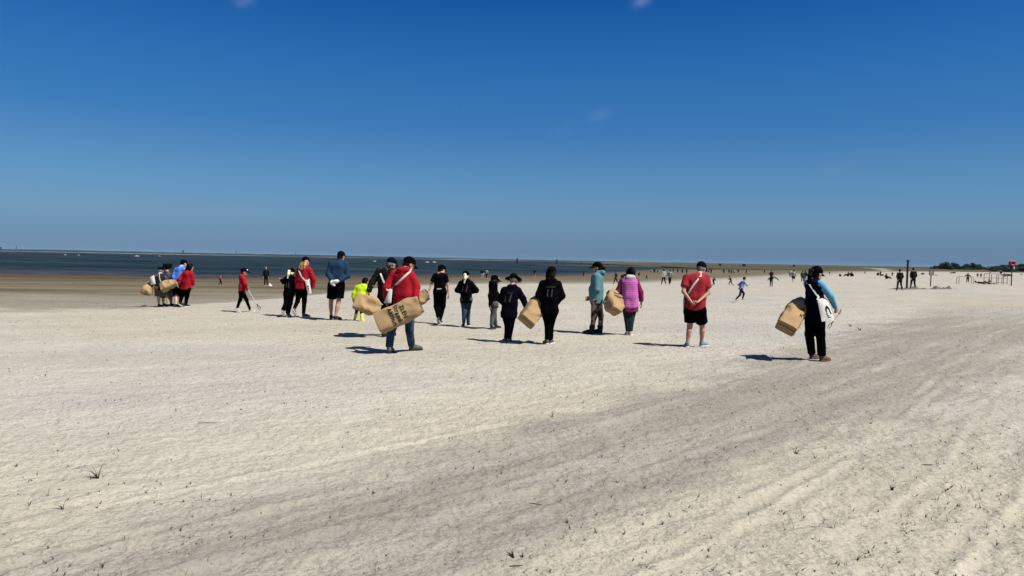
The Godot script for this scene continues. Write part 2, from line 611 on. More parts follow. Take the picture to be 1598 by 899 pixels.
func person(label: String, at: Vector3, h: float, j: Dictionary, d: Dictionary) -> Dictionary:
	var s := h / 1.75
	var fine: float = d.get("cell", 0.016)
	var b: float = d.get("build", 1.0)
	var root := thing("person", label, "person", at, d.get("group", ""))
	var lat: Vector3 = (j.sr - j.sl).normalized()
	var chest: Vector3 = (j.sl + j.sr) * 0.5
	var up: Vector3 = (chest - j.pel).normalized()
	var back := lat.cross(up)
	var seed_shift := Vector3(at.x * 37.0, at.y, at.z * 53.0) * 10.0
	var size_of_head: float = d.get("hs", lerpf(1.0, s, 0.45)) * 1.07
	var look := Basis(Vector3.UP, -deg_to_rad(d.get("hyaw", 0.0))) * Basis(Vector3.RIGHT, -deg_to_rad(d.get("hpitch", 10.0))) * Basis(Vector3.BACK, deg_to_rad(d.get("hroll", 0.0)))
	var head := Transform3D(look.scaled(Vector3.ONE * size_of_head), j.head)
	# --- the body, one skin
	var bx := box_of(j, ["sl", "sr", "el", "er", "wl", "wr", "pel", "kl", "kr", "al", "ar", "neck"], 0.17 * s)
	var F := Field.new(bx[0], bx[1], fine * 1.15)
	trunk(F, j, s, b, -0.012, 0.02, false)
	F.cap(j.neck, j.head + look * Vector3(0, -0.09, 0.02) * size_of_head, 0.056 * s, 0.052 * size_of_head, 0.03)
	for sd in ["l", "r"]:
		arm(F, j, s, sd, -0.004)
		F.cap(j["h" + sd], j["k" + sd], 0.084 * s, 0.054 * s, 0.04)
		F.cap(j["k" + sd], j["a" + sd], 0.053 * s, 0.036 * s, 0.03)
		var calf: Vector3 = j["k" + sd].lerp(j["a" + sd], 0.3) + back * 0.018 * s
		F.cap(calf, calf.lerp(j["a" + sd], 0.35), 0.05 * s, 0.04 * s, 0.03)
	var net := F.net()
	net.append(net[0])
	var cs := PackedColorArray()
	cs.resize(net[0].size())
	cs.fill(Color.WHITE)
	net.append(cs)
	blend_in(net, "head", head)
	for sd in ["l", "r"]:
		var dir: Vector3 = (j["w" + sd] - j["e" + sd]).normalized()
		var y: Vector3 = -dir.lerp(d.get("hand" + sd, dir), 0.8).normalized()
		var front: Vector3 = d.get("thumb" + sd, back * -1.0)
		var z := -(front - y * front.dot(y)).normalized()
		var x := y.cross(z)
		var g := Basis(x, y, z).scaled(Vector3.ONE * lerpf(1.0, s, 0.85))
		blend_in(net, d.get("grip" + sd, "hand"), Transform3D(g, j["w" + sd]), sd == "l")
	net[2] = net[0]
	var skin: Color = d.get("skin", Color(0.52, 0.3, 0.21))
	for i in net[3].size():
		net[3][i] = net[3][i] * skin
	piece("body", shell(net), vpaint("skin", 0.55), root)
	# --- clothes
	var top: Dictionary = d.top
	var out := {"root": root, "at": at}
	var layers: Array = [top]
	if d.has("under"):
		layers = [d.under, top]
	for g: Dictionary in layers:
		var e: float = g.get("e", 0.014) * lerpf(1.0, s, 0.5)
		var share: float = g.get("sleeve", 1.97)
		var tb := box_of(j, ["sl", "sr", "el", "er", "wl", "wr", "pel", "neck"] if share >= 1.0 else ["sl", "sr", "pel", "neck"], 0.2 * s + e + (0.06 * s if share < 1.0 else 0.0))
		tb[0].y = minf(tb[0].y, j.pel.y - 0.25 * s)
		var T := Field.new(tb[0], tb[1], fine)
		trunk(T, j, s, b, e, g.get("hem", 0.1) * s)
		if share > 0.0:
			for sd in ["l", "r"]:
				arm(T, j, s, sd, e, share, g.get("loose", 1.2))
		var c0: Vector3 = j.neck + back * 0.035 * s
		if g.get("hood", false):
			for sd in [-1.0, 1.0]:
				T.cap(j.neck + lat * sd * 0.085 * s - back * 0.03 * s - up * 0.01 * s, c0 + lat * sd * 0.06 * s + back * 0.05 * s - up * 0.015 * s, 0.038 * s, 0.05 * s, 0.03)
			T.cap(c0 + back * 0.05 * s + lat * 0.06 * s - up * 0.02 * s, c0 + back * 0.055 * s - lat * 0.06 * s - up * 0.02 * s, 0.058 * s, 0.058 * s, 0.02)
			T.cap(c0 + back * 0.07 * s - up * 0.03 * s, chest + back * 0.085 * s - up * 0.06 * s, 0.05 * s, 0.04 * s, 0.03)
		elif g.get("collar", 0.0) > 0.0:
			T.cap(j.neck - up * 0.03, j.neck + (j.head - j.neck) * g.collar, 0.075 * s, 0.068 * s, 0.02, false, true)
		var fold: float = g.get("fold", 0.008) * s
		var quilt: float = g.get("quilt", 0.0)
		var pel: Vector3 = j.pel
		var warp := func(p: Vector3, n: Vector3) -> Vector3:
			var q := p * 100.0 + seed_shift
			var v := soft.get_noise_3d(q.x * 1.5, q.y * 0.8, q.z * 1.5) * fold * 1.4 + soft.get_noise_3d(q.x * 3.4 + q.y * 1.6, q.y * 2.6 - q.x, q.z * 3.4) * fold * 0.8
			if quilt > 0.0:
				v += 0.007 * (absf(sin((p - pel).dot(up) * PI / quilt)) - 0.6)
			return p + n * v
		var gm: Material = g.mat
		var m := shell(T.net(), warp, g.get("tint", nothing))
		piece(g.name, m, gm, root)
		out["top"] = T
	if d.has("trousers"):
		var g: Dictionary = d.trousers
		var e: float = g.get("e", 0.012)
		var tb := box_of(j, ["hl", "hr", "kl", "kr", "al", "ar", "pel"], 0.17 * s + e)
		var T := Field.new(tb[0], tb[1], fine)
		var cut: float = g.get("cut", 1.95)
		for sd in [-1.0, 1.0]:
			T.cap(j.pel + lat * sd * 0.06 * s * b + up * 0.1 * s, j.pel + lat * sd * 0.07 * s * b - up * 0.03 * s, 0.095 * s * b + e * 0.6, 0.106 * s * b + e * 0.6, 0.04, true)
		for sd in ["l", "r"]:
			var hp: Vector3 = j["h" + sd]
			var kp: Vector3 = j["k" + sd]
			var ap: Vector3 = j["a" + sd]
			if cut < 1.3:
				var q := hp.lerp(kp, minf(cut, 1.0))
				T.cap(hp, q, 0.093 * s * b + e, 0.078 * s + e * g.get("loose", 1.5), 0.03, false, true)
			else:
				T.cap(hp, kp, 0.09 * s * b + e, 0.058 * s + e, 0.04)
				var kn := back * 0.014 * s
				T.cap(kp + kn, kp.lerp(ap, cut - 1.0), 0.057 * s + e, g.get("ankle", 0.045) * s + e * 0.5, 0.03, false, true)
		var warp := func(p: Vector3, n: Vector3) -> Vector3:
			var q := p * 100.0 + seed_shift
			return p + n * (soft.get_noise_3d(q.x * 1.7, q.y * 1.5, q.z * 1.7) * 0.01 + soft.get_noise_3d(q.x * 2.5, q.y * 4.5, q.z * 2.5) * 0.006) * s
		piece(g.name, shell(T.net(), warp, g.get("tint", nothing)), g.mat, root)
		out["legs"] = T
	# --- shoes, cap, hair
	for sd in ["l", "r"]:
		var sh: Dictionary = d.shoes
		var fy := deg_to_rad(d.get("f" + sd, 0.0))
		var fp := deg_to_rad(d.get("p" + sd, 0.0))
		var g := Basis(Vector3.UP, -fy) * Basis(Vector3.RIGHT, -fp)
		var size: float = s * sh.get("size", 1.0)
		var t := Transform3D(g.scaled(Vector3.ONE * size), j["a" + sd] + g * Vector3(0, -foot_up * s, -0.035 * size))
		var u := piece(sh.get("name", "shoe"), proto_mesh("shoe_upper"), sh.mat, root)
		u.transform = t
		piece("sole", proto_mesh("shoe_sole"), sh.get("sole", sh.mat), u)
		if sh.has("shaft"):
			var ap: Vector3 = j["a" + sd]
			var kp: Vector3 = j["k" + sd]
			var tip: Vector3 = ap.lerp(kp, sh.shaft)
			var S := Field.new(ap.min(tip) - Vector3.ONE * 0.1, ap.max(tip) + Vector3.ONE * 0.1, 0.012)
			S.cap(ap - (kp - ap) * 0.1, tip, 0.06 * s, 0.074 * s, 0.01, false, true)
			piece("boot_shaft", shell(S.net()), sh.mat, root)
	if d.has("hair"):
		var hm := piece("hair", proto_mesh("hair_" + d.hair.style), d.hair.mat, root)
		hm.transform = head * Transform3D(Basis.IDENTITY.scaled(Vector3.ONE * (0.94 if d.has("cap") or d.has("hat") else 1.0)), Vector3.ZERO)
	if d.has("cap"):
		var cm := piece("cap", proto_mesh("cap_dome"), d.cap.mat, root)
		cm.transform = head * Transform3D(Basis(Vector3.UP, deg_to_rad(d.cap.get("twist", 0.0))) * Basis(Vector3.RIGHT, deg_to_rad(4.0)), Vector3.ZERO)
		piece("brim", proto_mesh("cap_brim"), d.cap.get("brim", d.cap.mat), cm)
	if d.has("hat"):
		var hm := piece("sun_hat", proto_mesh("bucket_hat"), d.hat, root)
		hm.transform = head
	out["head"] = head
	return out

# flat marks that lie on the back of a garment: strokes [from, to, width] in the plane seen from behind
func back_print(who: Dictionary, called: String, strokes: Array, mat: Material, from := Vector3(0, 0, 0.5)) -> void:
	var T: Field = who.top
	var parts := []
	var dir := -from.normalized()
	for k in strokes:
		var a: Vector3 = k[0]
		var c: Vector3 = k[1]
		var side: Vector3 = (c - a).cross(dir).normalized() * (float(k[2]) * 0.5)
		var n := maxi(2, int(a.distance_to(c) / 0.015) + 1)
		var l := []
		var r := []
		var ups := []
		for i in n:
			var p := a.lerp(c, i / float(n - 1))
			l.append(T.land(p + side + from, dir, 0.007))
			r.append(T.land(p - side + from, dir, 0.007))
			ups.append(-dir)
		parts.append([strip(l, r, ups, 0.003), Transform3D.IDENTITY])
	piece(called, join(parts), mat, who.root)

# a cloth shoulder bag with its strap laid round the wearer's body
func tote(label: String, who: Dictionary, c: Array, over: Array, mat: Material, marks: Callable = nothing, swell := 0.05) -> Node3D:
	var base: Vector3 = (c[2] + c[3]) * 0.5
	var root := thing("tote_bag", label, "bag", who.at + base)
	var across: Vector3 = ((c[1] - c[0]) + (c[2] - c[3])) * 0.5
	var down: Vector3 = ((c[3] - c[0]) + (c[2] - c[1])) * 0.5
	var n := down.cross(across).normalized()
	if n.z < 0.0:
		n = -n
	var surf := func(u: float, v: float, side: float) -> Vector3:
		var p: Vector3 = c[0].lerp(c[1], u).lerp(c[3].lerp(c[2], u), v)
		var bulge := pow(maxf(0.0, sin(PI * u)), 0.6) * pow(maxf(0.0, sin(PI * (0.12 + v * 0.83))), 0.7)
		var q := p * 100.0 + Vector3(base.x, 0, base.z) * 400.0
		return p - base + n * side * swell * 0.5 * bulge + n * soft.get_noise_3d(q.x * 1.5, q.y * 1.5, q.z) * 0.012 * (0.3 + bulge)
	var at := func(r: int, k: int) -> Vector3:
		return surf.call(k / 12.0 if k <= 12 else (25 - k) / 12.0, r / 14.0, 1.0 if k <= 12 else -1.0)
	piece("bag_body", sheet(15, 26, at, true), mat, root)
	var l := []
	var r := []
	var ups := []
	var T: Field = who.top
	for i in over.size():
		var p: Vector3 = over[i][0]
		var from: Vector3 = over[i][1]
		if from != Vector3.ZERO:
			p = T.land(p + from, -from.normalized(), 0.009)
		var nx: Vector3 = over[mini(i + 1, over.size() - 1)][0] - over[maxi(i - 1, 0)][0]
		var f := from.normalized() if from != Vector3.ZERO else n
		var side := nx.cross(f).normalized() * 0.018
		l.append(p + side - base)
		r.append(p - side - base)
		ups.append(f)
	piece("strap", strip(l, r, ups, 0.005), mat, root)
	if marks.is_valid():
		marks.call(root, surf, n)
	return root

# ---------------------------------------------------------------- the ground
func along(pts: Array, x: float) -> float:
	if x <= pts[0].x:
		return pts[0].y
	for i in pts.size() - 1:
		if x <= pts[i + 1].x:
			var t: float = (x - pts[i].x) / (pts[i + 1].x - pts[i].x)
			return lerpf(pts[i].y, pts[i + 1].y, t)
	return pts[-1].y

var slope_line := [Vector2(-3000.0, -24.0), Vector2(-10.0, -24.5), Vector2(0.0, -30.0), Vector2(20.0, -48.0), Vector2(33.0, -56.0), Vector2(60.0, -90.0), Vector2(100.0, -140.0), Vector2(300.0, -400.0), Vector2(1500.0, -1500.0)]
var water_line := [Vector2(-3000.0, -112.0), Vector2(-76.0, -110.0), Vector2(-46.0, -107.0), Vector2(-23.0, -136.0), Vector2(0.0, -165.0), Vector2(15.6, -185.0), Vector2(52.6, -304.0), Vector2(126.0, -560.0), Vector2(250.0, -1200.0), Vector2(600.0, -3000.0), Vector2(2000.0, -12000.0)]
var dry_line := [Vector2(-3000.0, -14.0), Vector2(-16.9, -20.6), Vector2(-14.5, -21.0), Vector2(-12.1, -21.9), Vector2(-11.2, -25.0), Vector2(-10.6, -34.0), Vector2(-10.0, -60.0), Vector2(-2.6, -77.0), Vector2(14.3, -83.0), Vector2(25.0, -96.7), Vector2(39.6, -115.0), Vector2(73.0, -170.0), Vector2(135.0, -261.0), Vector2(220.0, -365.0), Vector2(420.0, -640.0), Vector2(2000.0, -9000.0)]
var post_at := Vector3(33.418, -0.137, -63.021)

func wetness(x: float, z: float) -> float:
	var a := along(dry_line, x)
	var b := along(water_line, x)
	return (a - z) / (a - b)

func track(x: float, z: float) -> float:
	# how much a point lies in the damp grey lane that crosses the foreground
	var px := x - 0.45
	var pz := z + 6.1
	var side := (px * 0.74 + pz * 0.67)
	var go := (px * 0.67 - pz * 0.74)
	side += 0.35 * soft.get_noise_2d(go * 14.0, 7.0) - 0.00 * go + 0.012 * go * go * 0.2
	var half := 1.15 + 0.07 * clampf(go, -4.0, 16.0)
	var d := absf(side) / half + 0.35 * soft.get_noise_2d(x * 60.0 + 80.0, z * 60.0)
	return 1.0 - smoothstep(0.65, 1.25, d)

func fall(x: float, z: float) -> float:
	# the beach drops about 1.7 m from its upper edge to the sea and goes on falling under water
	var a := along(slope_line, x)
	var b := along(water_line, x)
	var w := (a - z) / (a - b)
	if w <= 0.0:
		return 0.0
	if w <= 1.0:
		return -1.7 * pow(w, 0.75)
	return -1.7 - minf(3.0, (b - z) * 0.02)

func rise(x: float, z: float) -> float:
	var y := fall(x, z)
	var w := wetness(x, z)
	var d := sqrt(x * x + z * z)
	var near := 1.0 - smoothstep(30.0, 60.0, d)
	y += soft.get_noise_2d(x * 22.0, z * 22.0) * 0.022 * near * (1.0 - 0.8 * clampf(w, 0.0, 1.0))
	return y

# old wheel marks: narrow broken ridges along the lane, some single, some in pairs
var wheel_marks := [-2.3, -1.75, -1.1, -0.95, -0.35, 0.3, 0.85, 1.2, 1.36, 1.95, 2.6]

func ruts(x: float, z: float) -> float:
	var side := (x - 0.45) * 0.74 + (z + 6.1) * 0.67
	var go := (x - 0.45) * 0.67 - (z + 6.1) * 0.74
	if side < -3.2 or side > 5.2:
		return 0.0
	side += 0.5 * soft.get_noise_2d(go * 7.0, 40.0) + 0.01 * go * go * 0.3
	var v := 0.0
	for k in wheel_marks.size():
		var d := absf(side - float(wheel_marks[k]) - 0.12 * soft.get_noise_2d(go * 18.0, k * 300.0))
		if d < 0.25:
			var alive := smoothstep(-0.12, 0.2, soft.get_noise_2d(go * 14.0 + k * 170.0, k * 90.0))
			v += alive * (exp(-d * d / 0.002) - 0.6 * exp(-(d - 0.09) * (d - 0.09) / 0.002))
	return v

func fine_rise(x: float, z: float, step: float) -> float:
	var k := 1.0 - smoothstep(0.06, 0.3, step)
	if k <= 0.0:
		return 0.0
	# streaks left by the wind run from lower left to upper right
	var a := x * 0.86 - z * 0.5
	var b := x * 0.5 + z * 0.86
	var t := track(x, z)
	var y := soft.get_noise_2d(a * 80.0, b * 240.0) * 0.019
	y += grit.get_noise_2d(a * 260.0, b * 520.0) * 0.008
	var dent := cell.get_noise_2d(x * 260.0, z * 330.0)
	y += minf(0.0, dent + 0.25) * 0.02 * (0.6 + 0.5 * soft.get_noise_2d(x * 40.0, z * 40.0))
	if step < 0.035:
		y += grit.get_noise_2d(x * 1500.0 + 40.0, z * 1500.0) * 0.0026 * (1.0 + 0.7 * t)
	var side := (x - 0.45) * 0.74 + (z + 6.1) * 0.67
	var go := (x - 0.45) * 0.67 - (z + 6.1) * 0.74
	y += 0.013 * smoothstep(4.6, 1.0, absf(side - 0.9)) * soft.get_noise_2d(go * 9.0, side * 150.0)
	y += 0.0105 * ruts(x, z)
	# ripples
	var calm := smoothstep(0.02, 0.3, soft.get_noise_2d(x * 30.0 - 90.0, z * 24.0 + 20.0) + 0.12 * absf(x) - 0.12) * (1.0 - t)
	if step < 0.04:
		y += 0.0042 * calm * sin((z + 0.06 * x + 0.07 * soft.get_noise_2d(x * 110.0, z * 90.0)) * TAU / 0.115)
	return y * k

func sand_color(x: float, z: float) -> Color:
	var d := sqrt(x * x + z * z)
	var pale := Vector3(0.385, 0.359, 0.299)
	var a := x * 0.86 - z * 0.5
	var b := x * 0.5 + z * 0.86
	var mottle := soft.get_noise_2d(a * 12.0, b * 40.0) * 0.09 + soft.get_noise_2d(a * 50.0, b * 160.0) * 0.05
	var tone := soft.get_noise_2d(x * 7.0 + 31.0, z * 9.0)
	pale = pale.lerp(Vector3(0.372, 0.341, 0.264), clampf(tone * 1.6, 0.0, 0.75))
	pale = pale.lerp(Vector3(0.352, 0.342, 0.3), clampf(-tone * 1.6, 0.0, 0.8))
	pale *= 1.0 + mottle
	if d < 60.0:
		var t := track(x, z) * (1.0 - smoothstep(20.0, 44.0, d) * 0.8)
		# the lane is streaked along its length by old wheel marks, fainter ones run beside it
		var side := (x - 0.45) * 0.74 + (z + 6.1) * 0.67
		var go := (x - 0.45) * 0.67 - (z + 6.1) * 0.74
		var streak := soft.get_noise_2d(go * 9.0, side * 150.0) + 0.6 * grit.get_noise_2d(go * 16.0, side * 330.0)
		var wide := smoothstep(4.6, 1.2, absf(side - 0.9))
		pale *= 1.0 - 0.09 * wide * clampf(0.5 + streak * 1.5, 0.0, 1.0)
		pale *= 1.0 + 0.1 * ruts(x, z)
		pale = pale.lerp(Vector3(0.246, 0.228, 0.19) * (1.0 + mottle * 1.2), t * clampf(0.88 + 0.45 * streak, 0.2, 1.0))
	var w := wetness(x, z)
	w += 0.16 * smoothstep(0.02, 0.3, w) * smoothstep(70.0, 10.0, x) * soft.get_noise_2d(x * 3.0, z * 14.0) + 0.02 * soft.get_noise_2d(x * 9.0, z * 50.0) + 0.03 * soft.get_noise_2d(x * 16.0 + 70.0, z * 22.0) + 0.012 * grit.get_noise_2d(x * 40.0, z * 130.0)
	if w > -0.05:
		var band := soft.get_noise_2d(x * 1.6 + 9.0, z * 26.0)
		var wet := Vector3(0.145, 0.122, 0.08).lerp(Vector3(0.09, 0.073, 0.045), clampf(band * 1.8 + 0.35, 0.0, 1.0))
		wet = wet.lerp(Vector3(0.19, 0.166, 0.115), smoothstep(0.15, 0.5, soft.get_noise_2d(x * 1.1 - 40.0, z * 17.0)) * 0.8)
		wet = wet.lerp(Vector3(0.075, 0.052, 0.03), smoothstep(0.4, 0.9, w) * 0.9)
		if x > 6.0:
			wet = wet.lerp(Vector3(0.15, 0.128, 0.086), smoothstep(6.0, 26.0, x) * 0.6)
		wet = wet.lerp(Vector3(0.225, 0.207, 0.158) * (1.0 + mottle * 2.0), 1.0 - smoothstep(0.04, 0.22, w))
		pale = pale.lerp(wet, smoothstep(-0.01, 0.03 + 0.19 * smoothstep(0.0, 30.0, x), w))
	if z < -330.0:
		# dark tidal flats and marsh on the far side of the inlet
		pale = pale.lerp(Vector3(0.05, 0.052, 0.037) * (1.0 + 0.5 * soft.get_noise_2d(x * 2.0, z * 1.2)), smoothstep(330.0, 430.0, -z) * (1.0 - smoothstep(150.0, 260.0, x + 0.35 * (z + 400.0))))
	return Color(pale.x, pale.y, pale.z)

func build_ground() -> void:
	var zs := [90.0, 50.0, 28.0, 15.0, 8.0, 4.0, 2.0, 0.5, -0.6, -1.4, -2.0, -2.5]
	var z := -2.5
	while z > -75.0:
		z *= 1.0062
		zs.append(z)
	while z > -7000.0:
		z *= 1.055
		zs.append(z)
	var fine := 460
	var us := []
	for i in range(-6, 0):
		us.append(float(i) - 1.0)
	for i in fine + 1:
		us.append(2.0 * i / fine - 1.0)
	for i in range(1, 7):
		us.append(float(i) + 1.0)
	var cols := us.size()
	var vs := PackedVector3Array()
	var cs := PackedColorArray()
	vs.resize(zs.size() * cols)
	cs.resize(zs.size() * cols)
	var n := 0
	for r in zs.size():
		var dz: float = absf(zs[r])
		var reach := 0.8 * maxf(dz, 2.5) + 1.0
		var step: float = maxf(absf(zs[r] - zs[maxi(r - 1, 0)]) * 0.6, 2.0 * reach / fine)
		for c in cols:
			var u: float = us[c]
			var x := u * reach
			if absf(u) > 1.001:
				x = signf(u) * (reach + (9000.0 - reach) * pow((absf(u) - 1.0) / 6.0, 3.0))
			var y := rise(x, zs[r])
			if step < 0.3 and absf(u) <= 1.001 and dz >= 2.4:
				y += fine_rise(x, zs[r], step)
			vs[n] = Vector3(x, y, zs[r])
			cs[n] = sand_color(x, zs[r])
			n += 1
	var ix := PackedInt32Array()
	ix.resize((zs.size() - 1) * (cols - 1) * 6)
	n = 0
	for r in zs.size() - 1:
		for c in cols - 1:
			var a := r * cols + c
			for k in [a, a + cols, a + 1, a + 1, a + cols, a + cols + 1]:
				ix[n] = k
				n += 1
	var m := StandardMaterial3D.new()
	m.resource_name = "sand"
	m.vertex_color_use_as_albedo = true
	m.roughness = 0.95
	m.metallic_specular = 0.15
	m.uv1_triplanar = true
	m.uv1_world_triplanar = true
	m.uv1_scale = Vector3.ONE * 0.27
	m.albedo_texture = grains(17, 0.085, [0.7, 0.94, 1.0], 5, 1024)
	m.normal_enabled = true
	m.normal_texture = relief(23, 0.022, 12.0, 1024)
	m.normal_scale = 0.68
	m.detail_enabled = true
	m.detail_blend_mode = BaseMaterial3D.BLEND_MODE_MUL
	m.detail_uv_layer = BaseMaterial3D.DETAIL_UV_2
	m.uv2_triplanar = true
	m.uv2_world_triplanar = true
	m.uv2_scale = Vector3(0.11, 0.11, 0.17)
	m.detail_albedo = grains(41, 0.02, [0.93, 0.98, 1.0], 5)
	var o := piece("sand", shell([vs, ix, vs, cs]), m, self)
	o.set_meta("kind", "structure")
	o.set_meta("label", "wide pale sand beach with a damp grey lane and brown wet flats by the water")

func grains(sd: int, freq: float, ramp: Array, oct: int, px := 512) -> NoiseTexture2D:
	var nz := FastNoiseLite.new()
	nz.seed = sd
	nz.frequency = freq
	nz.fractal_octaves = oct
	nz.fractal_gain = 0.75
	var t := NoiseTexture2D.new()
	t.width = px
	t.height = px
	t.seamless = true
	t.noise = nz
	var g := Gradient.new()
	g.offsets = PackedFloat32Array([0.0, 0.45, 1.0])
	g.colors = PackedColorArray([Color(ramp[0], ramp[0], ramp[0]), Color(ramp[1], ramp[1], ramp[1]), Color(ramp[2], ramp[2], ramp[2])])
	t.color_ramp = g
	return t

func relief(sd: int, freq: float, strength: float, px := 512) -> NoiseTexture2D:
	var nz := FastNoiseLite.new()
	nz.seed = sd
	nz.frequency = freq
	nz.fractal_octaves = 5
	nz.fractal_gain = 0.62
	var t := NoiseTexture2D.new()
	t.width = px
	t.height = px
	t.seamless = true
	t.noise = nz
	t.as_normal_map = true
	t.bump_strength = strength
	return t

func build_water() -> void:
	# shallow wind waves near the shore, the rest left to the relief of the surface
	var zs := []
	var z := -40.0
	while z > -7500.0:
		zs.append(z)
		z -= maxf(0.24, absf(z) * 0.0075) if z > -260.0 else absf(z) * 0.05
	var cols := 200
	var at := func(r: int, c: int) -> Vector3:
		var zz: float = zs[r]
		var q := c / float(cols - 1) * 2.0 - 1.0
		var x := q * (0.9 * absf(zz) + 15.0)
		if c == 0:
			x = -9000.0
		if c == cols - 1:
			x = 9000.0 + absf(zz)
		var far := 1.0 - smoothstep(120.0, 260.0, -zz)
		var y := -1.7 + far * 0.05 * (soft.get_noise_2d(x * 26.0, zz * 95.0) + 0.6 * grit.get_noise_2d(x * 60.0 + 9.0, zz * 150.0))
		return Vector3(x, y, zz)
	var m := StandardMaterial3D.new()
	m.resource_name = "sea_water"
	m.vertex_color_use_as_albedo = true
	m.roughness = 0.4
	m.metallic_specular = 0.15
	m.uv1_triplanar = true
	m.uv1_world_triplanar = true
	m.uv1_scale = Vector3(0.05, 0.05, 0.16)
	m.normal_enabled = true
	m.normal_texture = relief(71, 0.03, 10.0)
	m.normal_scale = 1.6
	m.albedo_texture = grains(77, 0.012, [0.75, 0.9, 1.0], 5)
	var tint := func(r: int, c: int) -> Color:
		var zz: float = zs[r]
		var q := c / float(cols - 1) * 2.0 - 1.0
		var x := q * (0.9 * absf(zz) + 15.0)
		var v := Vector3(0.02, 0.028, 0.02)
		v *= 1.0 + 0.9 * soft.get_noise_2d(x * 0.5, zz * 2.2) + 0.9 * grit.get_noise_2d(x * 3.0, zz * 9.0)
		# silty shallows
		var off := along(water_line, x) - zz
		v = v.lerp(Vector3(0.052, 0.053, 0.05) * (1.0 + 0.8 * grit.get_noise_2d(x * 12.0, zz * 40.0)), 1.0 - smoothstep(8.0, 34.0 + 22.0 * soft.get_noise_2d(x * 2.0, 3.0), off))
		return Color(v.x, v.y, v.z)
	var o := piece("sea", sheet(zs.size(), cols, at, false, tint), m, self)
	o.set_meta("kind", "structure")
	o.set_meta("label", "dark grey-green sea with short wind waves")

# ---------------------------------------------------------------- low banks and far shores
func bank(called: String, label: String, front: Array, prof: Array, step: float, m: Material, tint: Callable, rough: float) -> void:
	# front: [Vector3 along the foot (y is the height there)], prof: [distance behind the foot, share of the height]
	var pts := []
	for i in front.size() - 1:
		var n := maxi(1, int(front[i].distance_to(front[i + 1]) / step))
		for k in n:
			pts.append(front[i].lerp(front[i + 1], k / float(n)))
	pts.append(front[-1])
	var at := func(r: int, c: int) -> Vector3:
		var p: Vector3 = pts[c]
		var w: float = soft.get_noise_2d(p.x * 100.0 / step / 6.0, r * 31.0) * prof[1][0] * 0.8
		var z: float = p.z - prof[r][0] - (w if r < 3 else 0.0)
		var hgt: float = p.y * prof[r][1]
		if r > 0:
			hgt *= 1.0 + rough * (soft.get_noise_2d(p.x * 60.0 / step, r * 47.0 + 3.0) + 0.7 * grit.get_noise_2d(p.x * 160.0 / step, r * 90.0))
		return Vector3(p.x * (1.0 + prof[r][0] / maxf(absf(p.z), 200.0) * 0.0), hgt - 0.08, z)
	var tn := func(r: int, c: int) -> Color:
		return tint.call(pts[c], r / float(prof.size() - 1))
	var o := piece(called, sheet(prof.size(), pts.size(), at, false, tn), m, self)
	o.set_meta("kind", "structure")
	o.set_meta("label", label)

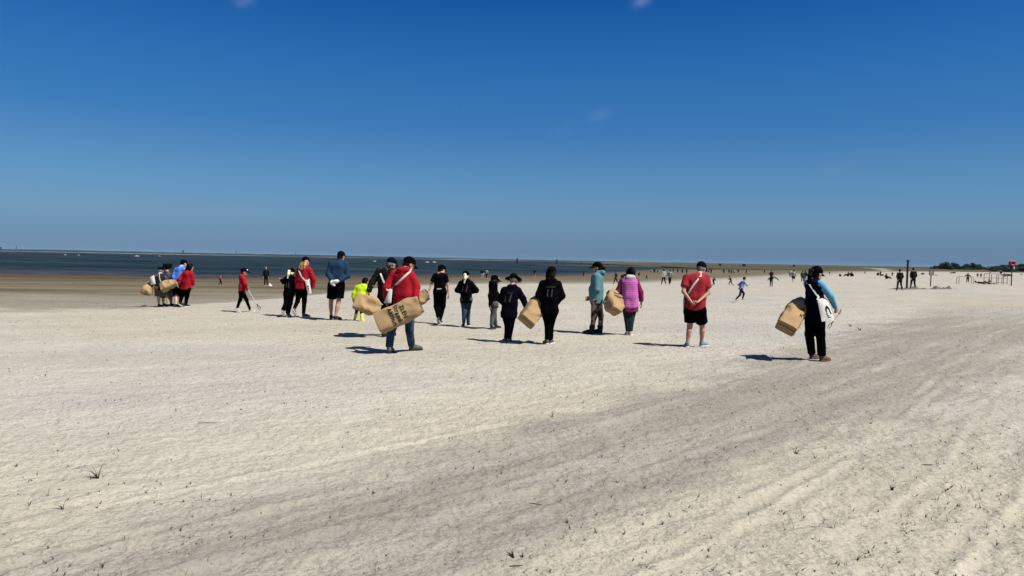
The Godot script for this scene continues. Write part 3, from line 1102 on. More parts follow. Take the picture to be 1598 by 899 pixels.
# ---------------------------------------------------------------- paper sacks
func sack(label: String, bottom: Vector3, mouth: Vector3, broad: Vector3, width: float, depth: float, o := {}) -> Node3D:
	var root := thing("paper_sack", label, "paper sack", bottom, "brown paper sacks of the litter pickers")
	var y := (mouth - bottom).normalized()
	var length := mouth.distance_to(bottom)
	var z := (broad - y * broad.dot(y)).normalized()
	var x := y.cross(z)
	var b := Basis(x, y, z)
	var gather: float = o.get("gather", 0.55)
	var sd: float = o.get("seed", 1.0)
	var bend: float = o.get("bend", 0.0)
	var puff: float = o.get("puff", 0.12)
	var crease: float = o.get("crease", 1.0)
	var skin := func(u: float, v: float) -> Vector3:
		var a := u * TAU
		var p := 2.0 / lerpf(7.0, 3.2, smoothstep(0.0, 0.5, v))
		var near := smoothstep(0.62, 1.0, v)
		var wid := width * 0.5 * (1.0 + puff * sin(PI * minf(v * 1.2, 1.0)) - (1.0 - gather) * near * near)
		var dep := depth * 0.5 * (1.0 + puff * 1.6 * sin(PI * minf(v * 1.1, 1.0)) - 0.75 * (1.0 - gather) * near)
		var ca := cos(a)
		var sa := sin(a)
		var q := Vector3(wid * signf(ca) * pow(absf(ca), p), v * length, dep * signf(sa) * pow(absf(sa), p))
		var n := Vector3(ca, 0, sa)
		var k := q * 100.0 + Vector3(sd * 131.0, sd * 57.0, 0)
		var am := crease * (0.35 + 0.65 * smoothstep(0.04, 0.3, v) + 0.7 * near)
		q += n * am * (0.034 * soft.get_noise_3d(k.x * 1.3, k.y * 1.3, k.z * 1.3) + 0.08 * (ridge.get_noise_3d(k.x * 1.5, k.y * 1.2, k.z * 1.5) - 0.3) * 0.6 + 0.055 * (cell.get_noise_3d(k.x * 2.2, k.y * 1.8, k.z * 2.2) + 0.5))
		q.y += 0.05 * near * crease * soft.get_noise_2d(u * 300.0, sd * 40.0)
		q.z += bend * v * v
		return q
	var nu := 76
	var nv := 60
	var at := func(r: int, c: int) -> Vector3:
		var u := c / float(nu)
		if r < 4:
			var e: Vector3 = skin.call(u, 0.0)
			var t := [0.02, 0.4, 0.75, 0.97][r] as float
			return b * Vector3(e.x * lerpf(1.0, t, 0.9), 0.004 - 0.012 * (1.0 - t) + e.y, e.z * t)
		if r < nv:
			return b * skin.call(u, (r - 4) / float(nv - 5))
		var e: Vector3 = skin.call(u, 1.0 - (r - nv + 1) * 0.16)
		return b * (e * Vector3(0.97, 1.0, 0.94))
	var kraft := StandardMaterial3D.new()
	var m := paint("kraft_paper", lin(0.33, 0.222, 0.112), 0.8, 0, 0.25)
	if not m.albedo_texture:
		m.albedo_texture = grains(91, 0.03, [0.86, 0.95, 1.0], 5)
		m.uv1_triplanar = true
		m.uv1_scale = Vector3.ONE * 2.2
		m.backlight_enabled = true
		m.backlight = Color(0.07, 0.048, 0.025)
	piece("paper", sheet(nv + 4, nu, at, true), m, root)
	# the glued folds of the block bottom
	var fold := func(x0: float, x1: float, w: float, called: String) -> void:
		var f := func(r: int, c: int) -> Vector3:
			var t := r / 8.0
			var xx := lerpf(x0, x1, t) * width * 0.5
			var taper := 1.0 - 0.35 * absf(t * 2.0 - 1.0)
			return b * Vector3(xx, -0.016 - 0.003 * (c % 2), (c / 3.0 - 0.5) * depth * w * taper)
		piece(called, sheet(9, 4, f), paint("kraft_flap", lin(0.3, 0.2, 0.1), 0.8, 0, 0.3), root)
	fold.call(-0.84, 0.84, 0.42, "bottom_flap")
	var ink := paint("black_ink", lin(0.02, 0.018, 0.016), 0.85, 0)
	for line: Array in o.get("text", []):
		var tm := TextMesh.new()
		var font := SystemFont.new()
		font.font_names = PackedStringArray(["Droid Sans"])
		font.font_weight = 700
		tm.font = font
		tm.text = line[0]
		tm.font_size = 48
		tm.pixel_size = line[1] / 48.0
		tm.depth = 0.004
		tm.curve_step = 2.0
		var src := tm.get_mesh_arrays() if tm.get_surface_count() > 0 else []
		if src.is_empty():
			continue
		var vs := PackedVector3Array()
		for p: Vector3 in src[Mesh.ARRAY_VERTEX]:
			var tx: float = p.x + line[2]
			var ty: float = p.y + line[3]
			var xr := clampf(tx / (width * 0.5 * (1.0 + puff)), -0.97, 0.97)
			var pw := 2.0 / lerpf(7.0, 3.2, smoothstep(0.0, 0.5, ty / length))
			var ca := signf(xr) * pow(absf(xr), 1.0 / pw)
			var q: Vector3 = skin.call(acos(ca) / TAU, ty / length)
			vs.append(b * (q + Vector3(0, 0, 0.005 + p.z)))
		var ix: PackedInt32Array = src[Mesh.ARRAY_INDEX] if src[Mesh.ARRAY_INDEX] != null else PackedInt32Array(range(vs.size()))
		piece("lettering", shell([vs, ix]), ink, root)
	return root

# ---------------------------------------------------------------- people far along the beach
func far_pose(pose: String) -> Dictionary:
	var j := {"sl": Vector3(-0.17, 1.4, 0), "sr": Vector3(0.17, 1.4, 0), "el": Vector3(-0.24, 1.13, 0.02), "er": Vector3(0.24, 1.13, 0.02), "wl": Vector3(-0.22, 0.88, -0.06), "wr": Vector3(0.22, 0.88, -0.06),
		"neck": Vector3(0, 1.47, 0), "head": Vector3(0, 1.62, -0.02), "pel": Vector3(0, 0.95, 0), "hl": Vector3(-0.09, 0.9, 0), "hr": Vector3(0.09, 0.9, 0),
		"kl": Vector3(-0.1, 0.49, -0.02), "kr": Vector3(0.1, 0.49, -0.02), "al": Vector3(-0.11, 0.08, 0.02), "ar": Vector3(0.11, 0.08, 0.02)}
	var move := func(d: Dictionary) -> void:
		for k in d:
			j[k] = d[k]
	match pose:
		"walk":
			move.call({"kl": Vector3(-0.09, 0.5, -0.14), "al": Vector3(-0.09, 0.1, -0.26), "kr": Vector3(0.09, 0.49, 0.06), "ar": Vector3(0.09, 0.16, 0.33), "wl": Vector3(-0.22, 0.9, 0.16), "wr": Vector3(0.22, 0.92, -0.2), "head": Vector3(0, 1.61, -0.07), "neck": Vector3(0, 1.46, -0.03)})
		"run":
			move.call({"pel": Vector3(0, 0.93, 0.0), "sl": Vector3(-0.16, 1.36, -0.16), "sr": Vector3(0.16, 1.36, -0.16), "neck": Vector3(0, 1.43, -0.19), "head": Vector3(0, 1.57, -0.25), "kl": Vector3(-0.09, 0.6, -0.28), "al": Vector3(-0.09, 0.24, -0.2), "kr": Vector3(0.09, 0.5, 0.1), "ar": Vector3(0.09, 0.2, 0.4), "el": Vector3(-0.25, 1.15, 0.05), "wl": Vector3(-0.2, 1.08, -0.2), "er": Vector3(0.25, 1.13, -0.3), "wr": Vector3(0.2, 1.2, -0.48)})
		"bend":
			move.call({"pel": Vector3(0, 0.92, 0.1), "sl": Vector3(-0.17, 1.08, -0.36), "sr": Vector3(0.17, 1.08, -0.36), "neck": Vector3(0, 1.1, -0.43), "head": Vector3(0, 1.08, -0.58), "el": Vector3(-0.3, 0.82, -0.38), "er": Vector3(0.3, 0.82, -0.38), "wl": Vector3(-0.3, 0.58, -0.42), "wr": Vector3(0.28, 0.6, -0.42), "hl": Vector3(-0.09, 0.88, 0.1), "hr": Vector3(0.09, 0.88, 0.1)})
		"sit":
			move.call({"pel": Vector3(0, 0.13, 0.1), "sl": Vector3(-0.17, 0.6, 0.16), "sr": Vector3(0.17, 0.6, 0.16), "neck": Vector3(0, 0.67, 0.15), "head": Vector3(0, 0.82, 0.12), "hl": Vector3(-0.1, 0.13, 0.08), "hr": Vector3(0.1, 0.13, 0.08), "kl": Vector3(-0.13, 0.42, -0.25), "kr": Vector3(0.13, 0.4, -0.28), "al": Vector3(-0.12, 0.07, -0.5), "ar": Vector3(0.12, 0.07, -0.55), "el": Vector3(-0.25, 0.38, 0.2), "er": Vector3(0.25, 0.38, 0.2), "wl": Vector3(-0.2, 0.35, -0.08), "wr": Vector3(0.2, 0.33, -0.08)})
		"lie":
			move.call({"pel": Vector3(0, 0.16, 0.0), "sl": Vector3(-0.18, 0.2, 0.48), "sr": Vector3(0.18, 0.2, 0.48), "neck": Vector3(0, 0.22, 0.55), "head": Vector3(0, 0.26, 0.7), "hl": Vector3(-0.1, 0.15, -0.03), "hr": Vector3(0.1, 0.15, -0.03), "kl": Vector3(-0.13, 0.34, -0.38), "kr": Vector3(0.13, 0.18, -0.44), "al": Vector3(-0.12, 0.08, -0.72), "ar": Vector3(0.12, 0.08, -0.85), "el": Vector3(-0.3, 0.14, 0.28), "er": Vector3(0.3, 0.14, 0.28), "wl": Vector3(-0.26, 0.12, 0.0), "wr": Vector3(0.26, 0.12, 0.0)})
		"dig":
			move.call({"pel": Vector3(0, 0.92, 0.1), "sl": Vector3(-0.2, 1.08, -0.36), "sr": Vector3(0.2, 1.08, -0.36), "neck": Vector3(0, 1.1, -0.43), "head": Vector3(0, 1.08, -0.58), "el": Vector3(-0.45, 0.98, -0.38), "er": Vector3(0.45, 0.98, -0.38), "wl": Vector3(-0.62, 0.78, -0.42), "wr": Vector3(0.6, 0.76, -0.42), "hl": Vector3(-0.09, 0.88, 0.1), "hr": Vector3(0.09, 0.88, 0.1), "kl": Vector3(-0.1, 0.5, 0.03), "kr": Vector3(0.1, 0.5, 0.03)})
		"arms":
			move.call({"el": Vector3(-0.34, 1.2, -0.1), "er": Vector3(0.34, 1.2, -0.1), "wl": Vector3(-0.3, 1.1, -0.32), "wr": Vector3(0.3, 1.12, -0.3)})
	return j

func far_meshes(pose: String) -> Array:
	var key := "far_" + pose
	if mesh_cache.has(key):
		return mesh_cache[key]
	var j := far_pose(pose)
	var bx := box_of(j, j.keys(), 0.2)
	var B := Field.new(bx[0], bx[1], 0.026)
	trunk(B, j, 1.0, 1.0, -0.02, 0.0, false)
	B.cap(j.neck, j.head, 0.055, 0.06, 0.02)
	B.ball(j.head, Vector3(0.08, 0.115, 0.095), 0.02)
	for sd in ["l", "r"]:
		arm(B, j, 1.0, sd, -0.004)
		var hand: Vector3 = j["w" + sd] + (j["w" + sd] - j["e" + sd]).normalized() * 0.13
		B.cap(j["w" + sd], hand, 0.034, 0.024, 0.02)
		B.cap(j["h" + sd], j["k" + sd], 0.08, 0.052, 0.03)
		B.cap(j["k" + sd], j["a" + sd], 0.05, 0.036, 0.03)
		var toe: Vector3 = j["a" + sd] + Vector3(0, -0.035, -0.15)
		B.cap(j["a" + sd] + Vector3(0, -0.03, 0.03), toe, 0.045, 0.035, 0.02)
	var T := Field.new(bx[0], bx[1], 0.026)
	trunk(T, j, 1.0, 1.0, 0.014, 0.1)
	for sd in ["l", "r"]:
		arm(T, j, 1.0, sd, 0.012)
	var L := Field.new(bx[0], bx[1], 0.026)
	var S := Field.new(bx[0], bx[1], 0.026)
	for sd in ["l", "r"]:
		var hp: Vector3 = j["h" + sd]
		L.cap(hp, j["k" + sd], 0.1, 0.07, 0.03)
		L.cap(j["k" + sd], j["k" + sd].lerp(j["a" + sd], 0.95), 0.068, 0.055, 0.03, false, true)
		S.cap(hp, hp.lerp(j["k" + sd], 0.85), 0.108, 0.09, 0.03, false, true)
	var H := Field.new(j.head - Vector3.ONE * 0.16, j.head + Vector3.ONE * 0.16, 0.02)
	H.ball(j.head + Vector3(0, 0.03, 0.02), Vector3(0.092, 0.11, 0.108), 0.01)
	H.cut_plane(j.head + Vector3(0, 0.03, -0.07), Vector3(0, -0.45, -0.9).normalized())
	var r := []
	for f in [B, T, L, S, H]:
		r.append(shell(f.net()))
	mesh_cache[key] = r
	return r

func far_person(label: String, at: Vector3, h: float, pose: String, face: float, top: Color, legs: Color, shorts := false, hair := Color(0.05, 0.04, 0.035), group := "people far along the beach") -> Node3D:
	var root := thing("person", label, "person", at + Vector3(0, rise(at.x, at.z), 0), group)
	root.rotation.y = -deg_to_rad(face)
	var bulk := 1.0 + 0.32 * smoothstep(60.0, 120.0, -at.z)
	root.scale = Vector3(bulk, 1.0, bulk) * (h / 1.74)
	var m := far_meshes(pose)
	piece("body", m[0], paint("far_skin", Color(0.68, 0.52, 0.44), 0.7, 0), root)
	piece("top", m[1], paint("cloth" + top.to_html(), top, 0.9, 0), root)
	piece("shorts" if shorts else "trousers", m[3] if shorts else m[2], paint("cloth" + legs.to_html(), legs, 0.9, 0), root)
	piece("hair", m[4], paint("cloth" + hair.to_html(), hair, 0.9, 0), root)
	return root

# ---------------------------------------------------------------- sky
func build_sky() -> Sky:
	var w := 1024
	var hgt := 512
	var im := Image.create_empty(w, hgt, false, Image.FORMAT_RGBF)
	# colours by height in degrees, and a Rayleigh-like change with the angle to the sun
	var deg := [0.0, 1.0, 3.0, 5.2, 10.0, 14.7, 19.3, 30.0, 50.0, 90.0]
	var col := [Vector3(0.130, 0.228, 0.352), Vector3(0.140, 0.242, 0.367), Vector3(0.154, 0.296, 0.448), Vector3(0.117, 0.287, 0.497), Vector3(0.046, 0.195, 0.47), Vector3(0.024, 0.148, 0.435), Vector3(0.008, 0.095, 0.347), Vector3(0.0095, 0.078, 0.29), Vector3(0.009, 0.06, 0.225), Vector3(0.009, 0.05, 0.185)]
	var sun := -sun_way()
	var wisps := [[Vector3(-0.3245, 0.3021, -0.8964), 0.07, 0.2], [Vector3(0.1550, 0.3237, -0.9334), 0.09, 0.2], [Vector3(0.1091, 0.1903, -0.9757), 0.3, 0.03], [Vector3(0.0641, 0.1741, -0.9826), 0.25, 0.02], [Vector3(0.3890, 0.1175, -0.9137), 0.6, 0.012]]
	for y in hgt:
		var el := 90.0 - (y + 0.5) / hgt * 180.0
		var c: Vector3 = col[0]
		for i in deg.size() - 1:
			if el >= deg[i] and el <= deg[i + 1]:
				c = col[i].lerp(col[i + 1], (el - deg[i]) / (deg[i + 1] - deg[i]))
		for x in w:
			var az := (x + 0.5) / w * TAU
			var dir := Vector3(cos(deg_to_rad(el)) * sin(az), sin(deg_to_rad(el)), -cos(deg_to_rad(el)) * cos(az))
			var g := dir.dot(sun)
			var k := c * (0.97 + 0.6 * g * g) * 0.6
			if g > 0.0:
				k += Vector3(0.3, 0.3, 0.3) * (pow(g, 24.0) * 0.6 + 0.2 * pow(g, 4.0))
			for q in wisps:
				var off: Vector3 = dir - q[0]
				if off.length() < 0.12:
					var s := exp(-(off.x * off.x + 6.0 * pow(off.y - off.x * 0.28, 2.0)) * 1200.0 / q[1])
					k += Vector3(0.5, 0.52, 0.55) * s * q[2] * (0.7 + 1.6 * absf(grit.get_noise_3d(dir.x * 900, dir.y * 2600, dir.z * 900)))
			im.set_pixel(x, y, Color(k.x, k.y, k.z))
	var pm := PanoramaSkyMaterial.new()
	pm.panorama = ImageTexture.create_from_image(im)
	var sky := Sky.new()
	sky.sky_material = pm
	return sky

func sun_way() -> Vector3:
	var el := deg_to_rad(54.0)
	return Vector3(-cos(el) * 0.868, -sin(el), -cos(el) * 0.497).normalized()

# ---------------------------------------------------------------- the scene
func _ready() -> void:
	grit.seed = 5
	grit.frequency = 0.01
	grit.fractal_octaves = 2
	soft.seed = 11
	soft.frequency = 0.01
	soft.fractal_octaves = 3
	cell.seed = 3
	cell.noise_type = FastNoiseLite.TYPE_CELLULAR
	cell.cellular_return_type = FastNoiseLite.RETURN_DISTANCE
	cell.frequency = 0.02
	cell.fractal_type = FastNoiseLite.FRACTAL_NONE
	ridge.seed = 8
	ridge.frequency = 0.012
	ridge.fractal_type = FastNoiseLite.FRACTAL_RIDGED
	ridge.fractal_octaves = 2
	rng.seed = 20

	var cam := Camera3D.new()
	cam.name = "camera"
	cam.fov = 42.29
	cam.near = 0.1
	cam.far = 12000.0
	cam.transform = Transform3D(Basis(Vector3.RIGHT, deg_to_rad(-2.14)) * Basis(Vector3.BACK, deg_to_rad(1.07)), Vector3(0, 1.7, 0))
	add_child(cam)
	cam.make_current()

	var env := Environment.new()
	env.background_mode = Environment.BG_SKY
	env.sky = build_sky()
	env.tonemap_mode = Environment.TONE_MAPPER_LINEAR
	env.tonemap_exposure = 1.66
	env.sdfgi_enabled = true
	env.ssao_enabled = true
	env.ssil_enabled = true
	env.fog_enabled = true
	env.fog_density = 0.00002
	env.fog_light_color = Color(0.62, 0.72, 0.85)
	var we := WorldEnvironment.new()
	we.name = "world_environment"
	we.environment = env
	add_child(we)

	var sun := DirectionalLight3D.new()
	sun.name = "sun"
	sun.light_color = Color(1.0, 0.975, 0.94)
	sun.light_energy = 1.6
	sun.light_angular_distance = 0.5
	sun.shadow_enabled = true
	var way := sun_way()
	sun.basis = Basis.looking_at(way, Vector3.UP)
	add_child(sun)

	cloth_grain = grains(7, 0.05, [0.8, 0.93, 1.0], 4)
	build_ground()
	build_water()
	build_shores()
	build_beach_things()
	build_walkers()
	build_far_people()
	build_litter()

func build_shores() -> void:
	var m := vpaint("far_land", 0.95)
	m.metallic_specular = 0.05
	# the dyke on the far side of the water
	var front := []
	for k in [[-0.95, 0.5], [-0.7, 10.0], [-0.62, 11.0], [-0.5, 9.5], [-0.4, 9.0], [-0.28, 9.5], [-0.2, 9.0], [-0.12, 8.0], [-0.05, 6.5], [0.02, 6.0], [0.1, 5.2], [0.16, 5.0], [0.24, 5.0], [0.36, 5.4], [0.5, 6.0], [0.75, 6.0]]:
		front.append(Vector3(k[0] * 3600.0, k[1] * 0.95, -3600.0))
	bank("far_shore", "dark low dyke along the horizon beyond the water", front, [[0.0, -0.3], [30.0, 0.72], [60.0, 1.0], [200.0, 0.8], [900.0, 0.6]], 26.0, m, func(p: Vector3, t: float) -> Color:
		var q := 0.5 + 0.5 * grit.get_noise_2d(p.x * 0.9, t * 60.0)
		return Color(0.03 + 0.015 * q, 0.044 + 0.016 * q, 0.04 + 0.01 * q), 0.16)
	var bar := []
	for k in [[-0.72, 0.5], [-0.6, 0.9], [-0.42, 1.0], [-0.35, 0.6], [-0.3, 0.2], [-0.24, 0.8], [-0.2, 0.2], [-0.12, 0.2], [-0.08, 1.2], [-0.02, 0.5], [0.03, 0.1], [0.12, 0.2], [0.18, 3.0], [0.24, 2.5], [0.34, 1.6]]:
		bar.append(Vector3(k[0] * 3200.0, k[1], -3200.0))
	bank("sand_bar", "pale sand bar under the far dyke", bar, [[0.0, -0.6], [20.0, 0.7], [60.0, 1.0], [200.0, 0.7], [330.0, -1.0]], 40.0, m, func(p: Vector3, t: float) -> Color:
		var q := 0.5 + 0.5 * grit.get_noise_2d(p.x * 0.5, t * 20.0)
		return Color(0.27 + 0.1 * q, 0.26 + 0.09 * q, 0.23 + 0.06 * q), 0.3)
	# the stone groyne that runs out from the marsh
	var groyne := [Vector3(16, 0.0, -560), Vector3(40, 0.75, -560), Vector3(90, 0.9, -580), Vector3(150, 1.0, -600), Vector3(200, 1.1, -600)]
	for i in groyne.size():
		groyne[i].y += 0.0
	var gr := bank_at("stone_groyne", groyne, -1.62, [[0.0, 0.0], [1.2, 0.8], [2.2, 1.0], [3.4, 0.8], [4.6, 0.0]], 1.5, m, func(p: Vector3, t: float) -> Color:
		var q := 0.5 + 0.5 * grit.get_noise_2d(p.x * 40.0, t * 300.0)
		return Color(0.05 + 0.04 * q, 0.05 + 0.035 * q, 0.048 + 0.03 * q), 0.5)
	tag(gr, "long low dark stone groyne in the shallow sea before the horizon", "groyne")
	# salt marsh and grassed dune foot on the right
	var marsh := [Vector3(118, 0.1, -505), Vector3(135, 1.2, -480), Vector3(165, 1.5, -470), Vector3(190, 1.8, -440), Vector3(215, 1.9, -430), Vector3(240, 2.3, -440), Vector3(262, 2.6, -450), Vector3(300, 2.8, -450), Vector3(350, 2.9, -440), Vector3(420, 3.0, -430), Vector3(600, 3.2, -420), Vector3(900, 3.4, -420)]
	var dune := bank_at("dune_ridge", marsh, -1.0, [[0.0, -0.1], [6.0, 0.45], [13.0, 0.8], [24.0, 1.0], [60.0, 1.0], [140.0, 0.95], [400.0, 1.0], [1200.0, 1.05]], 3.0, m, func(p: Vector3, t: float) -> Color:
		var q := 0.5 + 0.5 * grit.get_noise_2d(p.x * 9.0, t * 400.0)
		var u := 0.5 + 0.5 * soft.get_noise_2d(p.x * 2.6 + 40.0, t * 90.0)
		var c := Vector3(0.115, 0.112, 0.062).lerp(Vector3(0.175, 0.15, 0.1), u).lerp(Vector3(0.075, 0.085, 0.045), clampf(q * 1.6 - 0.6, 0.0, 1.0) * 0.7)
		if p.x > 222.0 and p.x < 275.0:
			c = c.lerp(Vector3(0.19, 0.13, 0.095), 0.5)
		var way := 214.0 + t * 26.0
		if absf(p.x - way) < 4.5 and t < 0.5:
			c = Vector3(0.4, 0.365, 0.29)
		c *= 0.8
		return Color(c.x, c.y, c.z), 0.12)
	dune.set_meta("kind", "structure")
	dune.set_meta("label", "low ridge of dune and salt marsh grass behind the beach, with a pale sand path")
	# marram tufts that roughen the edge of the ridge
	var blade := blades(7, 0.55, 0.05, 0.3, 31)
	var spots := []
	for i in 1500:
		var x := rng.randf_range(130.0, 430.0)
		if absf(x - 217.0) < 5.0:
			continue
		var z := along_front(marsh, x) - rng.randf_range(2.0, 60.0) - 3.0
		var top := along_height(marsh, x)
		var back := along_front(marsh, x) - z
		var hgt := -1.08 + top * clampf(0.1 + back / 22.0, 0.0, 1.0)
		spots.append(Transform3D(Basis(Vector3.UP, rng.randf() * TAU).scaled(Vector3.ONE * rng.randf_range(0.7, 1.7)), Vector3(x, hgt, z)))
	scatter("dune_grass", "tufts of marram grass along the dune ridge", blade, spots, paint("marram", lin(0.062, 0.0651, 0.031), 0.9, 0), "grass")
	# clumps of dark pines behind the ridge
	var kinds := []
	for v in 3:
		kinds.append(crown_mesh(v))
	var bark := paint("pine_bark", lin(0.0434, 0.031, 0.0217), 0.95, 0)
	var needles := vpaint("pine_needles", 0.85)
	var groups := {"a": ["left clump behind the dune", 263.6, 279.5], "b": ["middle clump behind the dune", 280.3, 297.0], "c": ["right clump behind the red lifebuoy", 298.6, 334.4]}
	var places := ["at the left end of the", "second from the left in the", "in the middle of the", "second from the right in the", "at the right end of the"]
	for g in groups:
		var x0: float = groups[g][1]
		var x1: float = groups[g][2]
		for k in 5:
			var f := (k + 0.5) / 5.0
			var x := lerpf(x0, x1, f) + rng.randf_range(-0.8, 0.8)
			var big: float = {"a": [0.55, 0.85, 1.0, 0.95, 0.8], "b": [0.6, 0.85, 0.95, 0.8, 0.55], "c": [0.6, 0.8, 0.95, 1.15, 1.1]}[g][k]
			var t := thing("pine_tree", "dark green tree %s %s" % [places[k], groups[g][0]], "tree", Vector3(x, 1.2, -462.0 - rng.randf_range(0.0, 6.0)), "dark trees behind the dune ridge")
			var wide: float = (x1 - x0) / 5.0
			var cr := piece("crown", kinds[(k + g.unicode_at(0)) % 3], needles, t)
			cr.scale = Vector3(wide * 2.1, 5.6 * big, wide * 1.9)
			cr.rotation.y = rng.randf() * TAU
			cr.position.y = -0.9
			piece("trunk", tube([Vector3(0, -0.5, 0), Vector3(0.1, 1.2 * big, 0.05), Vector3(-0.1, 2.8 * big, 0), Vector3(0.15, 4.2 * big, 0.1)], [0.26, 0.2, 0.14, 0.05], 7), bark, t)
			piece("limb", join([[tube([Vector3(0, 1.1 * big, 0), Vector3(0.9, 2.0 * big, 0.2), Vector3(1.5, 2.9 * big, 0.3)], [0.11, 0.08, 0.03], 5), Transform3D.IDENTITY], [tube([Vector3(0, 1.5 * big, 0), Vector3(-0.8, 2.3 * big, -0.3), Vector3(-1.4, 3.2 * big, -0.2)], [0.1, 0.07, 0.03], 5), Transform3D.IDENTITY]]), bark, t)
	# beacons and far marks that stand up along the horizon
	var tarred := paint("tarred_wood", lin(0.0124, 0.01364, 0.01612), 0.8, 0)
	for k in [[Vector3(4.701, -1.7, -749.878), 5.6, "thick dark beacon pole with a topmark standing in the sea, left of centre"], [Vector3(46.056, -1.7, -772.696), 5.2, "dark beacon pole in the sea above the dark cap of the central hoodie wearer"], [Vector3(74.369, -1.7, -805.812), 3.6, "thin faint pole in the sea left of the woman in the turquoise hoodie"], [Vector3(36.098, -1.7, -802.598), 3.0, "thinnest pole in the sea, beside the beacon above the dark cap"]]:
		var t := thing("sea_beacon", k[2], "beacon", k[0], "poles standing in the sea")
		var r: float = 0.62 if k[1] > 4.0 else 0.22
		piece("pole", tube([Vector3(0, -2.5, 0), Vector3(0, k[1] * 0.5, 0), Vector3(0.04, k[1], 0)], [r, r * 0.92, r * 0.8], 9), tarred, t)
		if k[1] > 4.0:
			piece("topmark", tube([Vector3(0, k[1] - 1.1, 0), Vector3(0, k[1] - 1.0, 0), Vector3(0, k[1] - 0.2, 0), Vector3(0, k[1], 0)], [0.65, 0.8, 0.8, 0.4], 9), tarred, t)
	var far_marks := [[-0.687, 15.0, 5.0, "dark block of a building on the far dyke at the left edge"], [-0.666, 21.0, 1.6, "slim far tower on the dyke near the left edge"], [-0.442, 17.0, 4.0, "small dark far building on the dyke above the pigtailed child"], [-0.371, 17.0, 1.8, "slim far mast on the dyke over the open water left of the red hooded child"], [-0.291, 15.0, 2.0, "small far mast on the dyke above the red sweater woman"]]
	for k in far_marks:
		var t := thing("far_tower", k[3], "tower", Vector3(k[0] * 3650.0, 7.0, -3650.0), "buildings on the far dyke")
		piece("tower_wall", bevel_box(Vector3(k[2] * 1.6, k[1] - 4.0, k[2] * 1.6), 0.3), paint("far_wall", lin(0.0558, 0.062, 0.0682), 0.9, 0), t).position.y = (k[1] - 4.0) * 0.5
		piece("roof", tube([Vector3(0, k[1] - 4.0, 0), Vector3(0, k[1] - 2.5, 0)], [k[2] * 1.1, 0.2], 6), paint("far_roof", lin(0.0372, 0.0372, 0.0403), 0.9, 0), t)
	for k in [[220.0, "small dark hut among the marsh grass above the running girl", 2.2], [156.1, "low dark hut on the marsh edge right of the man in the red shirt", 1.6], [211.6, "small dark marker hut on a post above the marsh, left of the navy vest woman", 1.2]]:
		var x: float = k[0] if k[0] != 220.0 else 174.0
		var t := thing("far_hut", k[1], "hut", Vector3(x, 0.55, -560.0), "huts on the marsh")
		piece("hut_wall", bevel_box(Vector3(k[2], 1.2, 1.6), 0.05), tarred, t).position.y = 0.6
		piece("roof", tube([Vector3(0, 1.2, 0), Vector3(0, 1.7, 0)], [k[2] * 0.7, 0.15], 4), tarred, t)
	# white caps
	var foam := []
	for k in [[Vector3(-480.78, -1.7, -800.996), 3.2], [Vector3(-465.378, -1.7, -799.397), 2.8], [Vector3(-410.928, -1.7, -815.532), 6.0], [Vector3(-1300.625, -1.7, -2672.481), 6.0], [Vector3(-469.016, -1.7, -989.97), 3.5], [Vector3(-76.697, -1.7, -671.827), 4.0], [Vector3(-75.59, -1.7, -721.94), 4.5], [Vector3(-123.349, -1.7, -667.812), 3.0]]:
		foam.append(Transform3D(Basis.IDENTITY.scaled(Vector3(k[1], 1.0 + k[1] * 0.25, k[1] * 0.5)), k[0] + Vector3(0, 0.05, 0)))
	var cap_at := func(r: int, c: int) -> Vector3:
		var a := r / 8.0
		return Vector3((a - 0.5) * 1.0, 0.28 * sin(PI * a) * sin(PI * c / 4.0), (c / 4.0 - 0.5) * 0.5 * sin(PI * a) + 0.12 * sin(a * 9.0))
	scatter("white_caps", "white caps scattered over the sea", sheet(9, 5, cap_at), foam, paint("foam", lin(0.3367, 0.3613, 0.374), 0.9, 0), "foam")

func along_front(f: Array, x: float) -> float:
	for i in f.size() - 1:
		if x <= f[i + 1].x:
			return lerpf(f[i].z, f[i + 1].z, clampf((x - f[i].x) / (f[i + 1].x - f[i].x), 0.0, 1.0))
	return f[-1].z

func along_height(f: Array, x: float) -> float:
	for i in f.size() - 1:
		if x <= f[i + 1].x:
			return lerpf(f[i].y, f[i + 1].y, clampf((x - f[i].x) / (f[i + 1].x - f[i].x), 0.0, 1.0))
	return f[-1].y

func bank_at(called: String, front: Array, foot: float, prof: Array, step: float, m: Material, tint: Callable, rough: float) -> MeshInstance3D:
	bank(called, called, front, prof, step, m, tint, rough)
	var o: MeshInstance3D = get_child(get_child_count() - 1)
	o.position.y = foot
	o.remove_meta("kind")
	return o

func scatter(called: String, label: String, m: Mesh, where: Array, mat: Material, category: String) -> void:
	var mm := MultiMesh.new()
	mm.transform_format = MultiMesh.TRANSFORM_3D
	mm.mesh = m
	mm.instance_count = where.size()
	for i in where.size():
		mm.set_instance_transform(i, where[i])
	var o := MultiMeshInstance3D.new()
	o.name = numbered(called)
	o.multimesh = mm
	o.material_override = mat
	add_child(o)
	tag(o, label, category)
	o.set_meta("kind", "stuff")

